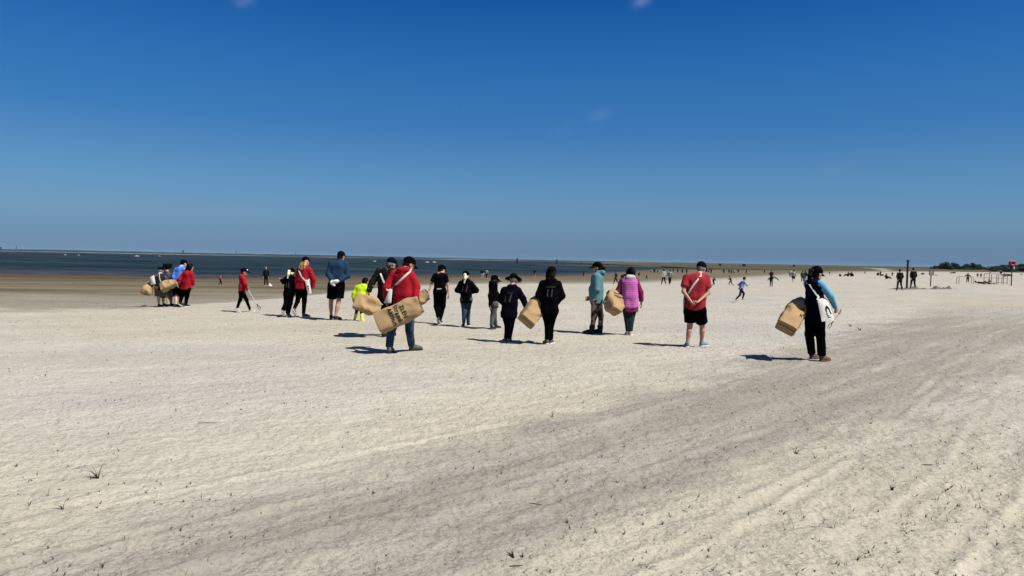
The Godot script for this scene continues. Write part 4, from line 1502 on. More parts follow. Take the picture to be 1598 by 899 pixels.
# a tuft of curved blades
func blades(n: int, length: float, width: float, lean: float, sd: int) -> ArrayMesh:
	var r := RandomNumberGenerator.new()
	r.seed = sd
	var vs := PackedVector3Array()
	var ix := PackedInt32Array()
	for i in n:
		var a := r.randf() * TAU
		var out := Vector3(cos(a), 0, sin(a))
		var side := Vector3(-out.z, 0, out.x)
		var l := length * r.randf_range(0.5, 1.1)
		var w := width * r.randf_range(0.7, 1.2)
		var t := lean * r.randf_range(0.5, 1.6)
		var at := out * length * 0.12 * r.randf()
		var b := vs.size()
		for k in 5:
			var q := k / 4.0
			var p := at + out * l * t * q * q + Vector3.UP * l * (q - 0.35 * t * q * q)
			vs.append(p - side * w * 0.5 * (1.0 - q * 0.92))
			vs.append(p + side * w * 0.5 * (1.0 - q * 0.92) + out * w * 0.2)
			if k:
				var c := b + (k - 1) * 2
				ix.append_array([c, c + 1, c + 2, c + 1, c + 3, c + 2])
	return shell([vs, ix])

# an uneven crown about one unit wide and high, made of many small leaf faces
func crown_mesh(v: int) -> ArrayMesh:
	var r := RandomNumberGenerator.new()
	r.seed = 100 + v
	var vs := PackedVector3Array()
	var ix := PackedInt32Array()
	var cs := PackedColorArray()
	var lumps := []
	for i in 13:
		lumps.append([Vector3(r.randf_range(-0.42, 0.42), r.randf_range(0.22, 0.72), r.randf_range(-0.42, 0.42)), r.randf_range(0.14, 0.27)])
	lumps.append([Vector3(r.randf_range(-0.15, 0.15), 0.8, 0), 0.2])
	for i in 1500:
		var l: Array = lumps[r.randi() % lumps.size()]
		var dir := Vector3(r.randfn(), r.randfn() * 0.8, r.randfn()).normalized()
		var p: Vector3 = l[0] + dir * l[1] * pow(r.randf(), 0.3)
		if p.y < 0.03:
			continue
		var u := Vector3(r.randfn(), r.randfn(), r.randfn()).normalized()
		var w := dir.cross(u).normalized()
		u = w.cross(dir).lerp(dir, 0.4).normalized()
		var size := r.randf_range(0.035, 0.075)
		var tone := r.randf_range(0.6, 1.35)
		var c := Color(0.036 * tone, 0.066 * tone, 0.028 * tone)
		var b := vs.size()
		for q in [-u, w * 0.6, u, -w * 0.6]:
			vs.append(p + q * size)
			cs.append(c)
		ix.append_array([b, b + 1, b + 2, b, b + 2, b + 3])
	return shell([vs, ix, vs, cs])

# ---------------------------------------------------------------- posts, frames and bits on the beach
func build_beach_things() -> void:
	var steel := paint("grey_steel", lin(0.0806, 0.0806, 0.0775), 0.45, 0, 0.5)
	var dark := paint("dark_pole", lin(0.00992, 0.01364, 0.0217), 0.6, 0, 0.4)
	var p := post_at
	var t := thing("tall_post", "tall dark blue-black post with a collar at its top, between two walkers", "post", Vector3(p.x, rise(p.x, p.z) - 0.3, p.z))
	piece("shaft", tube([Vector3.ZERO, Vector3(0, 1.4, 0), Vector3(0.02, 2.75, 0)], [0.085, 0.085, 0.08], 14), dark, t)
	piece("collar", tube([Vector3(0.02, 2.6, 0), Vector3(0.02, 2.62, 0), Vector3(0.02, 2.76, 0), Vector3(0.02, 2.78, 0)], [0.085, 0.115, 0.115, 0.09], 14), paint("blue_collar", lin(0.0124, 0.0248, 0.0558), 0.5, 0, 0.4), t)
	piece("foot_collar", tube([Vector3(0, 0.12, 0), Vector3(0, 0.3, 0), Vector3(0, 0.36, 0)], [0.14, 0.12, 0.09], 14), dark, t)
	# the ridge of damp sand dug up round its foot
	var heap_at := func(r: int, c: int) -> Vector3:
		var x := lerpf(-1.6, 4.4, c / 79.0)
		var zz := lerpf(0.9, -0.7, r / 19.0)
		var hgt := 0.0
		for k in [Vector3(-0.5, 0.16, 0.8), Vector3(0.6, 0.2, 0.5), Vector3(1.35, 0.13, 0.3), Vector3(2.3, 0.24, 0.45), Vector3(2.95, 0.2, 0.3), Vector3(3.45, 0.26, 0.25), Vector3(3.95, 0.14, 0.3)]:
			hgt += k.y * exp(-pow((x - k.x) / k.z, 2.0) - pow((zz - 0.15) / 0.42, 2.0))
		hgt *= 1.0 + 0.7 * grit.get_noise_2d(x * 260.0, zz * 260.0) + 0.5 * soft.get_noise_2d(x * 130.0, zz * 200.0)
		return Vector3(x, maxf(hgt, 0.0) - 0.03 + (0.0 if r > 0 and r < 19 and c > 0 and c < 79 else -0.05), zz)
	var hp := piece("sand_heap", sheet(20, 80, heap_at), paint("damp_sand", lin(0.124, 0.1085, 0.0806), 0.95, 0, 0.1), self)
	hp.position = Vector3(p.x, rise(p.x, p.z), p.z)
	tag(hp, "lumpy ridge of dug up damp sand at the foot of the tall post", "sand heap")
	# the small notice board
	p = Vector3(41.893, -0.141, -74.55)
	t = thing("notice_board", "small blank pale notice board on a single wooden stake, right of the tall post", "sign", Vector3(p.x, rise(p.x, p.z), p.z))
	piece("stake", tube([Vector3(0, -0.3, 0), Vector3(0.02, 1.5, 0)], [0.055, 0.05], 8), paint("stake_wood", lin(0.062, 0.0527, 0.0434), 0.9, 0), t)
	piece("board", bevel_box(Vector3(0.42, 0.44, 0.04), 0.008), paint("board_grey", lin(0.2046, 0.186, 0.1674), 0.7, 0), t).position = Vector3(0.01, 1.36, 0.07)
	piece("board_frame", join([[bevel_box(Vector3(0.48, 0.04, 0.06), 0.006), Transform3D(Basis.IDENTITY, Vector3(0.01, 1.6, 0.07))], [bevel_box(Vector3(0.48, 0.04, 0.06), 0.006), Transform3D(Basis.IDENTITY, Vector3(0.01, 1.12, 0.07))], [bevel_box(Vector3(0.04, 0.44, 0.06), 0.006), Transform3D(Basis.IDENTITY, Vector3(-0.21, 1.36, 0.072))], [bevel_box(Vector3(0.04, 0.44, 0.06), 0.006), Transform3D(Basis.IDENTITY, Vector3(0.23, 1.36, 0.072))]]), paint("stake_wood", Color.WHITE), t)
	# the red ring stand
	p = Vector3(52.222, 0, -77.908)
	t = thing("lifebuoy_stand", "bright red lifebuoy board on a dark pole near the right edge", "lifebuoy", Vector3(p.x, rise(p.x, p.z), p.z))
	piece("pole", tube([Vector3(0, -0.3, 0), Vector3(0, 2.1, 0)], [0.055, 0.05], 9), dark, t)
	var red := paint("signal_red", lin(0.2604, 0.0062, 0.0279), 0.5, 0, 0.5)
	var ring := []
	var rr := []
	for i in 25:
		var a := TAU * i / 24.0
		ring.append(Vector3(cos(a) * 0.26, 2.35 + sin(a) * 0.2, 0.1))
		rr.append(0.085)
	piece("lifebuoy", tube(ring, rr, 10), red, t)
	piece("back_board", bevel_box(Vector3(0.76, 0.5, 0.05), 0.02), red, t).position = Vector3(0, 2.35, 0.0)
	piece("holder", bevel_box(Vector3(0.26, 0.34, 0.12), 0.02), dark, t).position = Vector3(0.0, 1.86, 0.0)
	piece("rope_bag", tube([Vector3(0.17, 1.72, 0.0), Vector3(0.18, 1.85, 0.02), Vector3(0.17, 2.02, 0.0)], [0.05, 0.09, 0.05], 9), paint("white_rope", lin(0.4683, 0.4683, 0.4403), 0.9, 0), t)
	# the hoop-shaped bar frame
	p = Vector3(52.896, -0.111, -86.961)
	t = thing("exercise_bars", "low grey rounded tubular bars with a person standing behind", "bars", Vector3(p.x, rise(p.x, p.z), p.z))
	for k in [[-1.0, 0.35, 0.0], [-0.58, 0.86, 0.25]]:
		var a: float = k[0]
		var b: float = k[0] + 1.75
		piece("bar", tube([Vector3(a, -0.2, -k[2]), Vector3(a, 0.62, -k[2]), Vector3(a + 0.06, 0.8, -k[2]), Vector3(a + 0.24, 0.88, -k[2]), Vector3(b - 0.24, 0.88, -k[2]), Vector3(b - 0.06, 0.8, -k[2]), Vector3(b, 0.62, -k[2]), Vector3(b, -0.2, -k[2])], [0.028, 0.028, 0.028, 0.028, 0.028, 0.028, 0.028, 0.028], 8), steel, t)
	# the square climbing frame
	p = Vector3(54.929, -0.02, -84.226)
	t = thing("climbing_frame", "square grey climbing frame of thin tubes, left of the red lifebuoy", "climbing frame", Vector3(p.x, rise(p.x, p.z), p.z))
	for x in [-1.0, -0.15, 0.62, 1.05]:
		for z in [0.0, -0.9]:
			piece("upright", tube([Vector3(x, -0.2, z), Vector3(x, 1.22, z)], [0.03, 0.03], 7), steel, t)
	for y in [0.22, 0.72, 1.2]:
		for z in [0.0, -0.9]:
			piece("rail", tube([Vector3(-1.0, y, z + 0.002), Vector3(1.05, y, z + 0.002)], [0.026, 0.026], 7), steel, t)
	for x in [-1.0, -0.15, 0.62, 1.05]:
		piece("cross_rail", tube([Vector3(x, 1.2, 0), Vector3(x, 1.2, -0.9)], [0.026, 0.026], 7), steel, t)
	# the small white thing on the flats by the man in dark clothes
	p = Vector3(-18.496, -0.648, -56.89)
	var F := Field.new(Vector3(-0.25, 0, -0.2), Vector3(0.25, 0.4, 0.2), 0.02)
	F.cap(Vector3(-0.03, 0.05, 0), Vector3(0.05, 0.06, 0), 0.1, 0.11, 0.05)
	F.cap(Vector3(0, 0.1, 0), Vector3(-0.02, 0.26, 0.01), 0.09, 0.03, 0.05)
	F.cut_plane(Vector3(0, 0.0, 0), Vector3(0, -1, 0))
	var o := piece("white_bag", shell(F.net(), func(q: Vector3, n: Vector3) -> Vector3: return q + n * 0.03 * soft.get_noise_3d(q.x * 500, q.y * 500, q.z * 500)), paint("white_plastic", lin(0.546, 0.5304, 0.4992), 0.6, 0), self)
	o.position = Vector3(p.x, rise(p.x, p.z) - 0.02, p.z)
	tag(o, "small white bundle lying on the wet flats right of the dark standing man", "bag")
	# bags and a small tent among the far sitters
	for k in [[Vector3(56.039, -0.041, -86.616), Vector3(0.5, 0.13, 0.2), "flat dark bag lying under the climbing frame", "bag"], [Vector3(180.992, -0.309, -306.963), Vector3(1.3, 0.5, 0.6), "dark heap of bags on the pale sand, left of a second heap, below the trees", "bag"], [Vector3(183.509, -0.302, -309.427), Vector3(1.2, 0.65, 0.6), "dark heap of bags on the pale sand, right of a twin heap, below the trees", "bag"], [Vector3(128.367, -0.393, -232.971), Vector3(0.75, 0.6, 0.5), "round dark rucksack on the sand between the tall post and the notice board", "bag"], [Vector3(117.134, -0.344, -205.82), Vector3(0.8, 0.2, 0.4), "flat brown towel bundle right of the notice board", "bag"], [Vector3(192.508, -0.133, -281.692), Vector3(1.6, 0.35, 0.8), "low dark windbreak heap at the right edge of the beach", "bag"], [Vector3(91.646, -0.465, -184.757), Vector3(0.9, 0.5, 0.5), "dark bag beside the pair of far walkers left of the tall post", "bag"]]:
		var at: Vector3 = k[0]
		var sz: Vector3 = k[1]
		var B := Field.new(Vector3(-sz.x, 0, -sz.z) * 0.8, Vector3(sz.x * 0.8, sz.y * 1.2, sz.z * 0.8), sz.y * 0.12)
		B.cap(Vector3(-sz.x * 0.3, sz.y * 0.4, 0), Vector3(sz.x * 0.3, sz.y * 0.35, 0), sz.y * 0.5, sz.y * 0.42, 0.05)
		B.cap(Vector3(-sz.x * 0.1, sz.y * 0.6, 0), Vector3(sz.x * 0.15, sz.y * 0.75, sz.z * 0.1), sz.y * 0.3, sz.y * 0.2, 0.05)
		B.cut_plane(Vector3.ZERO, Vector3(0, -1, 0))
		var bo := piece("dark_bundle", shell(B.net(), func(q: Vector3, n: Vector3) -> Vector3: return q + n * sz.y * 0.14 * soft.get_noise_3d(q.x * 260, q.y * 260, q.z * 260)), paint("dark_canvas", lin(0.01116, 0.01116, 0.0124), 0.9, 0), self)
		bo.position = Vector3(at.x, rise(at.x, at.z) - 0.02, at.z)
		tag(bo, k[2], k[3], "bags lying on the beach")
	p = Vector3(137.692, -0.155, -206.651)
	var sh := func(r: int, c: int) -> Vector3:
		var a := PI * r / 10.0
		var q := c / 8.0 * 2.0 - 1.0
		return Vector3(q * 0.85, sin(a) * 0.7 * sqrt(maxf(0.0, 1.0 - q * q * 0.9)), cos(a) * 0.55)
	o = piece("beach_shelter", sheet(11, 9, sh), paint("shelter_cloth", lin(0.0186, 0.0186, 0.0217), 0.8, 0), self)
	o.position = Vector3(p.x, rise(p.x, p.z) - 0.03, p.z)
	tag(o, "small dark dome shaped beach shelter beside the lifebuoy pole", "shelter")

func build_litter() -> void:
	var straw := paint("dry_weed", lin(0.0465, 0.03844, 0.02666), 0.95, 0)
	var green := paint("dune_sprout", lin(0.031, 0.0372, 0.01736), 0.8, 0)
	var kinds := [blades(5, 0.075, 0.006, 0.8, 1), blades(9, 0.1, 0.007, 0.7, 2), blades(6, 0.06, 0.014, 0.5, 3)]
	# [where, kind, size, colour, label]
	var tufts := [
		[Vector3(-3.097, 0, -5.56), 1, 1.7, 0, "largest dark tuft of dry grass at the left of the foreground sand"],
		[Vector3(-3.139, 0, -5.549), 0, 1.2, 0, "thin dry stalks just left of the largest tuft"],
		[Vector3(-3.224, 0, -5.159), 0, 0.9, 0, "single bent dry stalk below and left of the largest tuft"],
		[Vector3(-3.209, 0, -4.935), 0, 1.2, 0, "small sprawling dry tuft nearest the left edge"],
		[Vector3(-2.955, 0, -4.885), 1, 1.0, 0, "spiky dry tuft right of the one nearest the left edge"],
		[Vector3(-2.129, 0, -5.107), 0, 1.1, 0, "low dry sprig at the left in the pale sand right of the spiky tuft"],
		[Vector3(-2.194, 0, -3.981), 0, 1.1, 0, "forked dry stalk near the bottom edge at the left"],
		[Vector3(0.036, 0, -4.239), 2, 1.2, 1, "green leafy sprout standing in the sand at the bottom centre"],
		[Vector3(0.092, 0, -4.248), 2, 0.7, 1, "smaller green sprout right of the leafy one at the bottom centre"],
		[Vector3(0.391, 0, -4.787), 2, 1.0, 0, "dark crumpled weed on the edge of the grey lane"],
		[Vector3(0.847, 0, -5.708), 2, 0.9, 0, "dark weed scrap in the middle of the grey lane"],
		[Vector3(0.774, 0, -4.079), 1, 0.9, 1, "greenish grass tuft at the bottom edge right of centre"],
		[Vector3(1.001, 0, -4.787), 2, 0.8, 0, "two-lobed dark scrap on the pale sand below the grey lane"],
		[Vector3(0.459, 0, -8.059), 0, 1.4, 0, "sprawling dry sprig far up the sand at the upper edge of the grey lane"],
		[Vector3(2.591, 0, -6.681), 1, 1.3, 1, "wide green-brown grass tuft on the lower edge of the grey lane at the right"],
		[Vector3(2.728, 0, -6.574), 0, 1.3, 1, "thin tuft just right of the wide green-brown one"],
		[Vector3(2.96, 0, -5.685), 2, 1.1, 0, "dark leaf scrap alone on the pale sand at the right"],
		[Vector3(4.021, 0, -6.314), 0, 1.3, 0, "upright dry stalks near the right edge"],
		[Vector3(3.172, 0, -5.449), 0, 1.1, 0, "dry fork of stalks left of the rippled sand at the right"],
		[Vector3(2.098, 0, -4.729), 1, 1.0, 0, "flat dark tuft in the lower right of the sand"],
		[Vector3(1.543, 0, -4.406), 2, 0.9, 0, "dark round scrap near the bottom edge at the right"],
		[Vector3(3.033, 0, -4.955), 2, 0.8, 0, "upright dark scrap on the ripples in the lower right corner"],
		[Vector3(2.308, 0, -4.352), 2, 0.8, 0, "dark scrap with a pale side near the bottom right"],
		[Vector3(2.012, 0, -4.231), 0, 1.1, 0, "bent dry stem at the bottom right"],
		[Vector3(9.68, 0, -21.214), 2, 2.4, 0, "dark weed clump on the sand right of the navy vest woman"],
		[Vector3(9.377, 0, -19.976), 2, 3.0, 0, "bigger dark weed clump further right of the navy vest woman"]]
	for k in tufts:
		var p: Vector3 = k[0]
		var o := piece("grass_tuft" if k[1] < 2 else "weed_scrap", kinds[k[1]], green if k[3] else straw, self)
		o.position = Vector3(p.x, rise(p.x, p.z) - 0.012, p.z)
		o.rotation.y = rng.randf() * TAU
		o.scale = Vector3.ONE * k[2] * 0.9
		tag(o, k[4], "plant", "tufts and weed scraps on the sand")
	# driftwood twigs that can be told apart
	var twig_mat := paint("twig_wood", lin(0.0372, 0.031, 0.02356), 0.9, 0)
	for k in [[Vector3(-3.043, 0, -7.45), 0.2, 0.1, "short thick dark stick on the pale sand at the left"], [Vector3(0.194, 0, -5.149), 0.11, -0.5, "thin slanting twig on the grey lane at the centre"], [Vector3(0.054, 0, -4.095), 0.08, 0.0, "thin level twig at the bottom centre below the green sprout"], [Vector3(3.6, 0, -6.366), 0.14, 0.0, "long level twig on the pale sand at the right"]]:
		var p: Vector3 = k[0]
		var l: float = k[1]
		var o := piece("twig", tube([Vector3(-l * 0.5, 0.004, 0), Vector3(-l * 0.1, 0.01, 0.006), Vector3(l * 0.25, 0.007, -0.004), Vector3(l * 0.5, 0.012, 0.004)], [0.002, 0.0034, 0.003, 0.001], 6), twig_mat, self)
		o.position = Vector3(p.x, rise(p.x, p.z), p.z)
		o.rotation.y = k[2]
		tag(o, k[3], "twig", "twigs on the sand")
	# small crumbs of weed that nobody could count
	var sets := [[], [], [], []]
	var n := 0
	while n < 13000:
		var d := 3.4 + 30.0 * pow(rng.randf(), 2.2)
		var x := rng.randf_range(-0.85, 0.85) * d
		var z := -d
		var dens := 0.35 + 0.9 * soft.get_noise_2d(x * 60.0 + 5.0, z * 60.0) + 0.22 * clampf(x * 0.5, -0.6, 1.2)
		if rng.randf() > dens:
			n += 1
			continue
		n += 1
		var y := rise(x, z) + fine_rise(x, z, 0.02) * 0.5
		var b := Basis(Vector3.UP, rng.randf() * TAU)
		var size := rng.randf_range(0.25, 0.85) * (1.0 + d * 0.025)
		if rng.randf() < 0.55:
			b = b * Basis(Vector3.RIGHT, rng.randf_range(0.9, 1.5))
		sets[rng.randi() % 4].append(Transform3D(b.scaled(Vector3.ONE * size), Vector3(x, y, z)))
	var bits := [blades(2, 0.06, 0.005, 0.9, 11), blades(3, 0.05, 0.008, 0.8, 12), blades(1, 0.07, 0.006, 1.2, 13), blades(4, 0.035, 0.01, 0.6, 14)]
	for i in 4:
		scatter("weed_crumbs", ["crumbs of dry weed strewn over the sand", "short broken dry stalks strewn over the sand", "single dry grass blades strewn over the sand", "small dark leaf crumbs strewn over the sand"][i], bits[i], sets[i], straw, "plant litter")

# ---------------------------------------------------------------- the litter pickers
func speckle(p: Vector3) -> Color:
	var v := cell.get_noise_3d(p.x * 900.0, p.y * 900.0, p.z * 900.0)
	return Color(0.5, 0.48, 0.45) if v < -0.86 else Color(0.004, 0.004, 0.005)

func blossom(p: Vector3) -> Color:
	var v := soft.get_noise_3d(p.x * 900.0, p.y * 620.0, p.z * 900.0)
	var w := soft.get_noise_3d(p.x * 1500.0 + 70.0, p.y * 1200.0, p.z * 1500.0)
	if v > 0.12:
		return Color(0.52, 0.34, 0.3)
	if v > 0.02:
		return Color(0.22, 0.09, 0.09)
	return Color(0.12, 0.08, 0.07) if w > 0.15 else Color(0.018, 0.014, 0.014)

func denim(p: Vector3) -> Color:
	var v := soft.get_noise_3d(p.x * 420.0, p.y * 200.0, p.z * 420.0)
	var c := Vector3(0.018, 0.036, 0.07).lerp(Vector3(0.05, 0.1, 0.17), clampf(v * 1.4 + 0.35, 0.0, 1.0))
	return Color(c.x, c.y, c.z)

func build_walkers() -> void:
	var black := paint("black_cloth", lin(0.002728, 0.002728, 0.00372), 0.95, 1, 0.08)
	var black_legs := paint("black_trousers", lin(0.001612, 0.001612, 0.002108), 0.95, 1, 0.08)
	var inky := paint("inky_purple_cloth", lin(0.0031, 0.002604, 0.00682), 0.95, 1, 0.08)
	var navy := paint("navy_quilt", lin(0.00186, 0.00279, 0.00992), 0.9, 1, 0.1)
	var pale_blue := paint("pale_blue_cloth", lin(0.124, 0.3367, 0.4683))
	var red := paint("red_cloth", lin(0.3015, 0.00434, 0.01364))
	var tee_red := paint("washed_red_cloth", lin(0.2666, 0.01488, 0.02108))
	var neon := paint("neon_yellow_cloth", lin(0.4836, 0.702, 0.0124))
	var boots := paint("yellow_rubber", lin(0.585, 0.5304, 0.0372), 0.4, 0, 0.5)
	var petrol := paint("petrol_blue_cloth", lin(0.00744, 0.02976, 0.0651))
	var turquoise := paint("turquoise_cloth", lin(0.0744, 0.1798, 0.1922))
	var crimson := paint("crimson_cloth", lin(0.1674, 0.01116, 0.0527))
	var pink_v := vpaint("pink_quilt")
	var vcloth := vpaint("printed_cloth")
	var grey_jeans := paint("grey_denim", lin(0.0682, 0.0713, 0.0744))
	var teal_jeans := paint("dark_teal_denim", lin(0.00744, 0.0186, 0.02604))
	var khaki := paint("khaki_cloth", lin(0.093, 0.07316, 0.0403))
	var slate := paint("slate_cloth", lin(0.00868, 0.01116, 0.01426))
	var mauve := paint("mauve_grey_cloth", lin(0.0558, 0.0527, 0.0682))
	var blue_grey := paint("blue_grey_cloth", lin(0.0744, 0.093, 0.124))
	var sky_shirt := paint("sky_blue_cloth", lin(0.062, 0.186, 0.5616))
	var cap_black := paint("black_cap", lin(0.00217, 0.00217, 0.00279), 0.9, 1, 0.1)
	var cap_navy := paint("navy_cap", lin(0.00248, 0.00372, 0.01116), 0.9, 1, 0.1)
	var under_blue := paint("blue_brim", lin(0.0186, 0.0434, 0.1178))
	var canvas := paint("white_canvas", lin(0.5772, 0.5538, 0.4992))
	var white := paint("white_rubber", lin(0.546, 0.5382, 0.5148), 0.6, 0)
	var shoe_dark := paint("dark_shoe", lin(0.0124, 0.0124, 0.01364), 0.7, 0)
	var shoe_grey := paint("grey_shoe", lin(0.0744, 0.0744, 0.0713), 0.8, 0)
	var shoe_pale := paint("pale_shoe", lin(0.3367, 0.3015, 0.2666), 0.8, 0)
	var shoe_blue := paint("blue_grey_shoe", lin(0.124, 0.1612, 0.2046), 0.8, 0)
	var shoe_tan := paint("tan_sandal", lin(0.0992, 0.0558, 0.0403), 0.8, 0)
	var hair_black := paint("black_hair", lin(0.00248, 0.002108, 0.00186), 0.6, 0, 0.15)
	var hair_brown := paint("brown_hair", lin(0.01116, 0.0062, 0.00372), 0.6, 0, 0.15)
	var hair_grey := paint("grey_hair", lin(0.0992, 0.0868, 0.0775), 0.6, 0, 0.5)
	var hair_gold := paint("golden_hair", lin(0.2604, 0.1364, 0.0434), 0.5, 0, 0.5)
	var hair_pale := paint("pale_blond_hair", lin(0.5616, 0.4992, 0.3367), 0.55, 0, 0.5)
	var print_grey := paint("grey_print", lin(0.0372, 0.0372, 0.0403), 0.8, 0)
	var print_white := paint("white_print", lin(0.4683, 0.4683, 0.4403), 0.8, 0)
	var print_black := paint("black_print", lin(0.0062, 0.0062, 0.00744), 0.9, 0)

	# --- on the right
	var vest_woman := person("person in a quilted navy vest over pale blue sleeves, standing apart at the right", Vector3(5.479, 0, -13.321), 1.70, {"head": Vector3(-0.019, 1.553, -0.04), "neck": Vector3(-0.074, 1.458, -0.01), "sl": Vector3(-0.15, 1.378, -0.119), "sr": Vector3(-0.001, 1.378, 0.119), "el": Vector3(0, 1.15, -0.24), "er": Vector3(0.176, 1.175, 0.1), "wl": Vector3(-0.11, 0.96, -0.24), "wr": Vector3(0.332, 0.953, -0.02), "pel": Vector3(-0.039, 0.815, 0), "hl": Vector3(-0.083, 0.786, -0.07), "hr": Vector3(0.005, 0.786, 0.07), "kl": Vector3(-0.114, 0.477, -0.03), "kr": Vector3(0.063, 0.486, 0.03), "al": Vector3(0.039, 0.08, -0.281), "ar": Vector3(0.089, 0.08, 0.037)},
		{"hyaw": 62, "hpitch": 22, "fl": 60, "gripl": "grip", "fr": 72, "gripr": "grip", "build": 1.0, "top": {"name": "vest", "mat": navy, "sleeve": 0.0, "hem": 0.13, "quilt": 0.09, "e": 0.024, "collar": 0.45}, "under": {"name": "sleeves", "mat": pale_blue, "e": 0.014, "loose": 1.14}, "trousers": {"name": "trousers", "mat": black_legs, "e": 0.024, "ankle": 0.06}, "shoes": {"name": "sandal", "mat": shoe_tan}, "hair": {"style": "ponytail", "mat": hair_black}, "cap": {"mat": cap_black}})
	var tee_man := person("person in red short-sleeved shirt and black shorts, hands clasped behind the back", Vector3(3.721, 0, -15.056), 1.77, {"head": Vector3(0.123, 1.6, -0.1), "neck": Vector3(0.056, 1.499, -0.03), "sl": Vector3(-0.174, 1.414, -0.046), "sr": Vector3(0.196, 1.414, 0.006), "el": Vector3(-0.268, 1.134, 0.07), "er": Vector3(0.242, 1.117, 0.07), "wl": Vector3(-0.152, 0.955, 0.2), "wr": Vector3(0.015, 0.96, 0.22), "pel": Vector3(-0.009, 0.772, 0), "hl": Vector3(-0.094, 0.741, -0.012), "hr": Vector3(0.077, 0.741, 0.012), "kl": Vector3(-0.095, 0.435, -0.033), "kr": Vector3(0.177, 0.434, -0.105), "al": Vector3(-0.144, 0.083, 0.005), "ar": Vector3(0.187, 0.083, -0.162)},
		{"hyaw": 38, "hpitch": 28, "fl": 3, "gripl": "grip", "fr": 55, "gripr": "grip", "build": 1.2, "skin": Color(0.56, 0.3, 0.22), "top": {"name": "t_shirt", "mat": tee_red, "sleeve": 0.68, "hem": 0.02, "e": 0.02, "fold": 0.013}, "trousers": {"name": "shorts", "mat": black_legs, "cut": 0.78, "e": 0.024}, "shoes": {"mat": shoe_blue, "sole": white}, "hair": {"style": "short", "mat": hair_grey}, "cap": {"mat": cap_navy}})
	# --- the pair with the turquoise and the pink jacket
	var turquoise_woman := person("person in a turquoise hooded jacket and flowered trousers seen from the side, facing left", Vector3(2.003, 0, -17.606), 1.70, {"head": Vector3(-0.001, 1.557, -0.04), "neck": Vector3(0.051, 1.467, -0.01), "sl": Vector3(-0.035, 1.36, 0.155), "sr": Vector3(0.048, 1.36, -0.155), "el": Vector3(-0.024, 1.049, 0.2), "er": Vector3(0.006, 1.034, -0.2), "wl": Vector3(-0.101, 0.879, 0.12), "wr": Vector3(-0.133, 0.865, -0.15), "pel": Vector3(0.012, 0.814, 0), "hl": Vector3(-0.01, 0.785, 0.08), "hr": Vector3(0.033, 0.785, -0.08), "kl": Vector3(-0.063, 0.423, 0.07), "kr": Vector3(0.111, 0.416, -0.06), "al": Vector3(-0.107, 0.08, 0.114), "ar": Vector3(0.116, 0.08, -0.087), "belly": true},
		{"hyaw": -82, "hpitch": 12, "fl": -75, "fr": -55, "build": 1.2, "top": {"name": "jacket", "mat": turquoise, "hem": 0.1, "e": 0.028, "hood": true, "loose": 1.14}, "trousers": {"name": "trousers", "mat": vcloth, "tint": blossom, "e": 0.014}, "shoes": {"name": "boot", "mat": shoe_dark, "size": 1.1, "shaft": 0.35}, "hair": {"style": "bun", "mat": hair_brown}, "cap": {"mat": cap_black}})
	var pink_woman := person("person in a bright pink quilted vest with pale hood and crimson sleeves", Vector3(2.76, 0, -17.395), 1.64, {"head": Vector3(0.027, 1.462, -0.04), "neck": Vector3(-0.002, 1.371, -0.01), "sl": Vector3(-0.17, 1.266, -0.011), "sr": Vector3(0.138, 1.266, 0.011), "el": Vector3(-0.28, 1.014, 0), "er": Vector3(0.245, 1.009, 0), "wl": Vector3(-0.311, 0.835, 0.04), "wr": Vector3(0.278, 0.783, -0.03), "pel": Vector3(-0.002, 0.704, 0), "hl": Vector3(-0.082, 0.676, -0.006), "hr": Vector3(0.077, 0.676, 0.006), "kl": Vector3(-0.046, 0.358, 0.001), "kr": Vector3(0.04, 0.361, 0.023), "al": Vector3(-0.04, 0.077, 0.067), "ar": Vector3(0.018, 0.077, 0.101)},
		{"hyaw": 25, "hpitch": 15, "fl": -5, "gripl": "grip", "fr": 15, "build": 1.2, "top": {"name": "quilted_vest", "mat": pink_v, "sleeve": 0.0, "hem": 0.07, "e": 0.035, "quilt": 0.052, "hood": true, "tint": func(q: Vector3) -> Color: return Color(0.56, 0.54, 0.57) if q.y > 1.325 else Color(0.6, 0.15, 0.48)}, "under": {"name": "jacket", "mat": crimson, "hem": 0.17, "e": 0.022, "loose": 1.31}, "trousers": {"name": "jeans", "mat": teal_jeans, "e": 0.016, "ankle": 0.046}, "shoes": {"mat": shoe_pale, "sole": white}, "hair": {"style": "bob", "mat": hair_black}})
	# --- the dark hoodies in the middle
	var tall_hoodie := person("taller person in a black hooded top with faint back print and black cap", Vector3(0.772, 0, -15.116), 1.62, {"head": Vector3(0.031, 1.449, -0.04), "neck": Vector3(0.019, 1.325, -0.01), "sl": Vector3(-0.143, 1.228, -0.027), "sr": Vector3(0.158, 1.228, 0.027), "el": Vector3(-0.222, 1.008, -0.02), "er": Vector3(0.248, 0.99, -0.02), "wl": Vector3(-0.222, 0.845, -0.12), "wr": Vector3(0.132, 0.821, -0.2), "pel": Vector3(-0.002, 0.726, 0), "hl": Vector3(-0.079, 0.698, -0.014), "hr": Vector3(0.076, 0.698, 0.014), "kl": Vector3(-0.025, 0.394, -0.052), "kr": Vector3(0.035, 0.392, -0.084), "al": Vector3(-0.039, 0.076, -0.03), "ar": Vector3(0.044, 0.076, -0.121)},
		{"hyaw": 28, "hpitch": 12, "fl": -18, "gripl": "grip", "fr": 18, "build": 1.12, "top": {"name": "hoodie", "mat": black, "hem": 0.1, "e": 0.026, "hood": true, "loose": 1.36}, "trousers": {"name": "trousers", "mat": black_legs, "e": 0.014}, "shoes": {"mat": shoe_grey, "sole": white}, "hair": {"style": "bob", "mat": hair_brown}, "cap": {"mat": cap_black}})
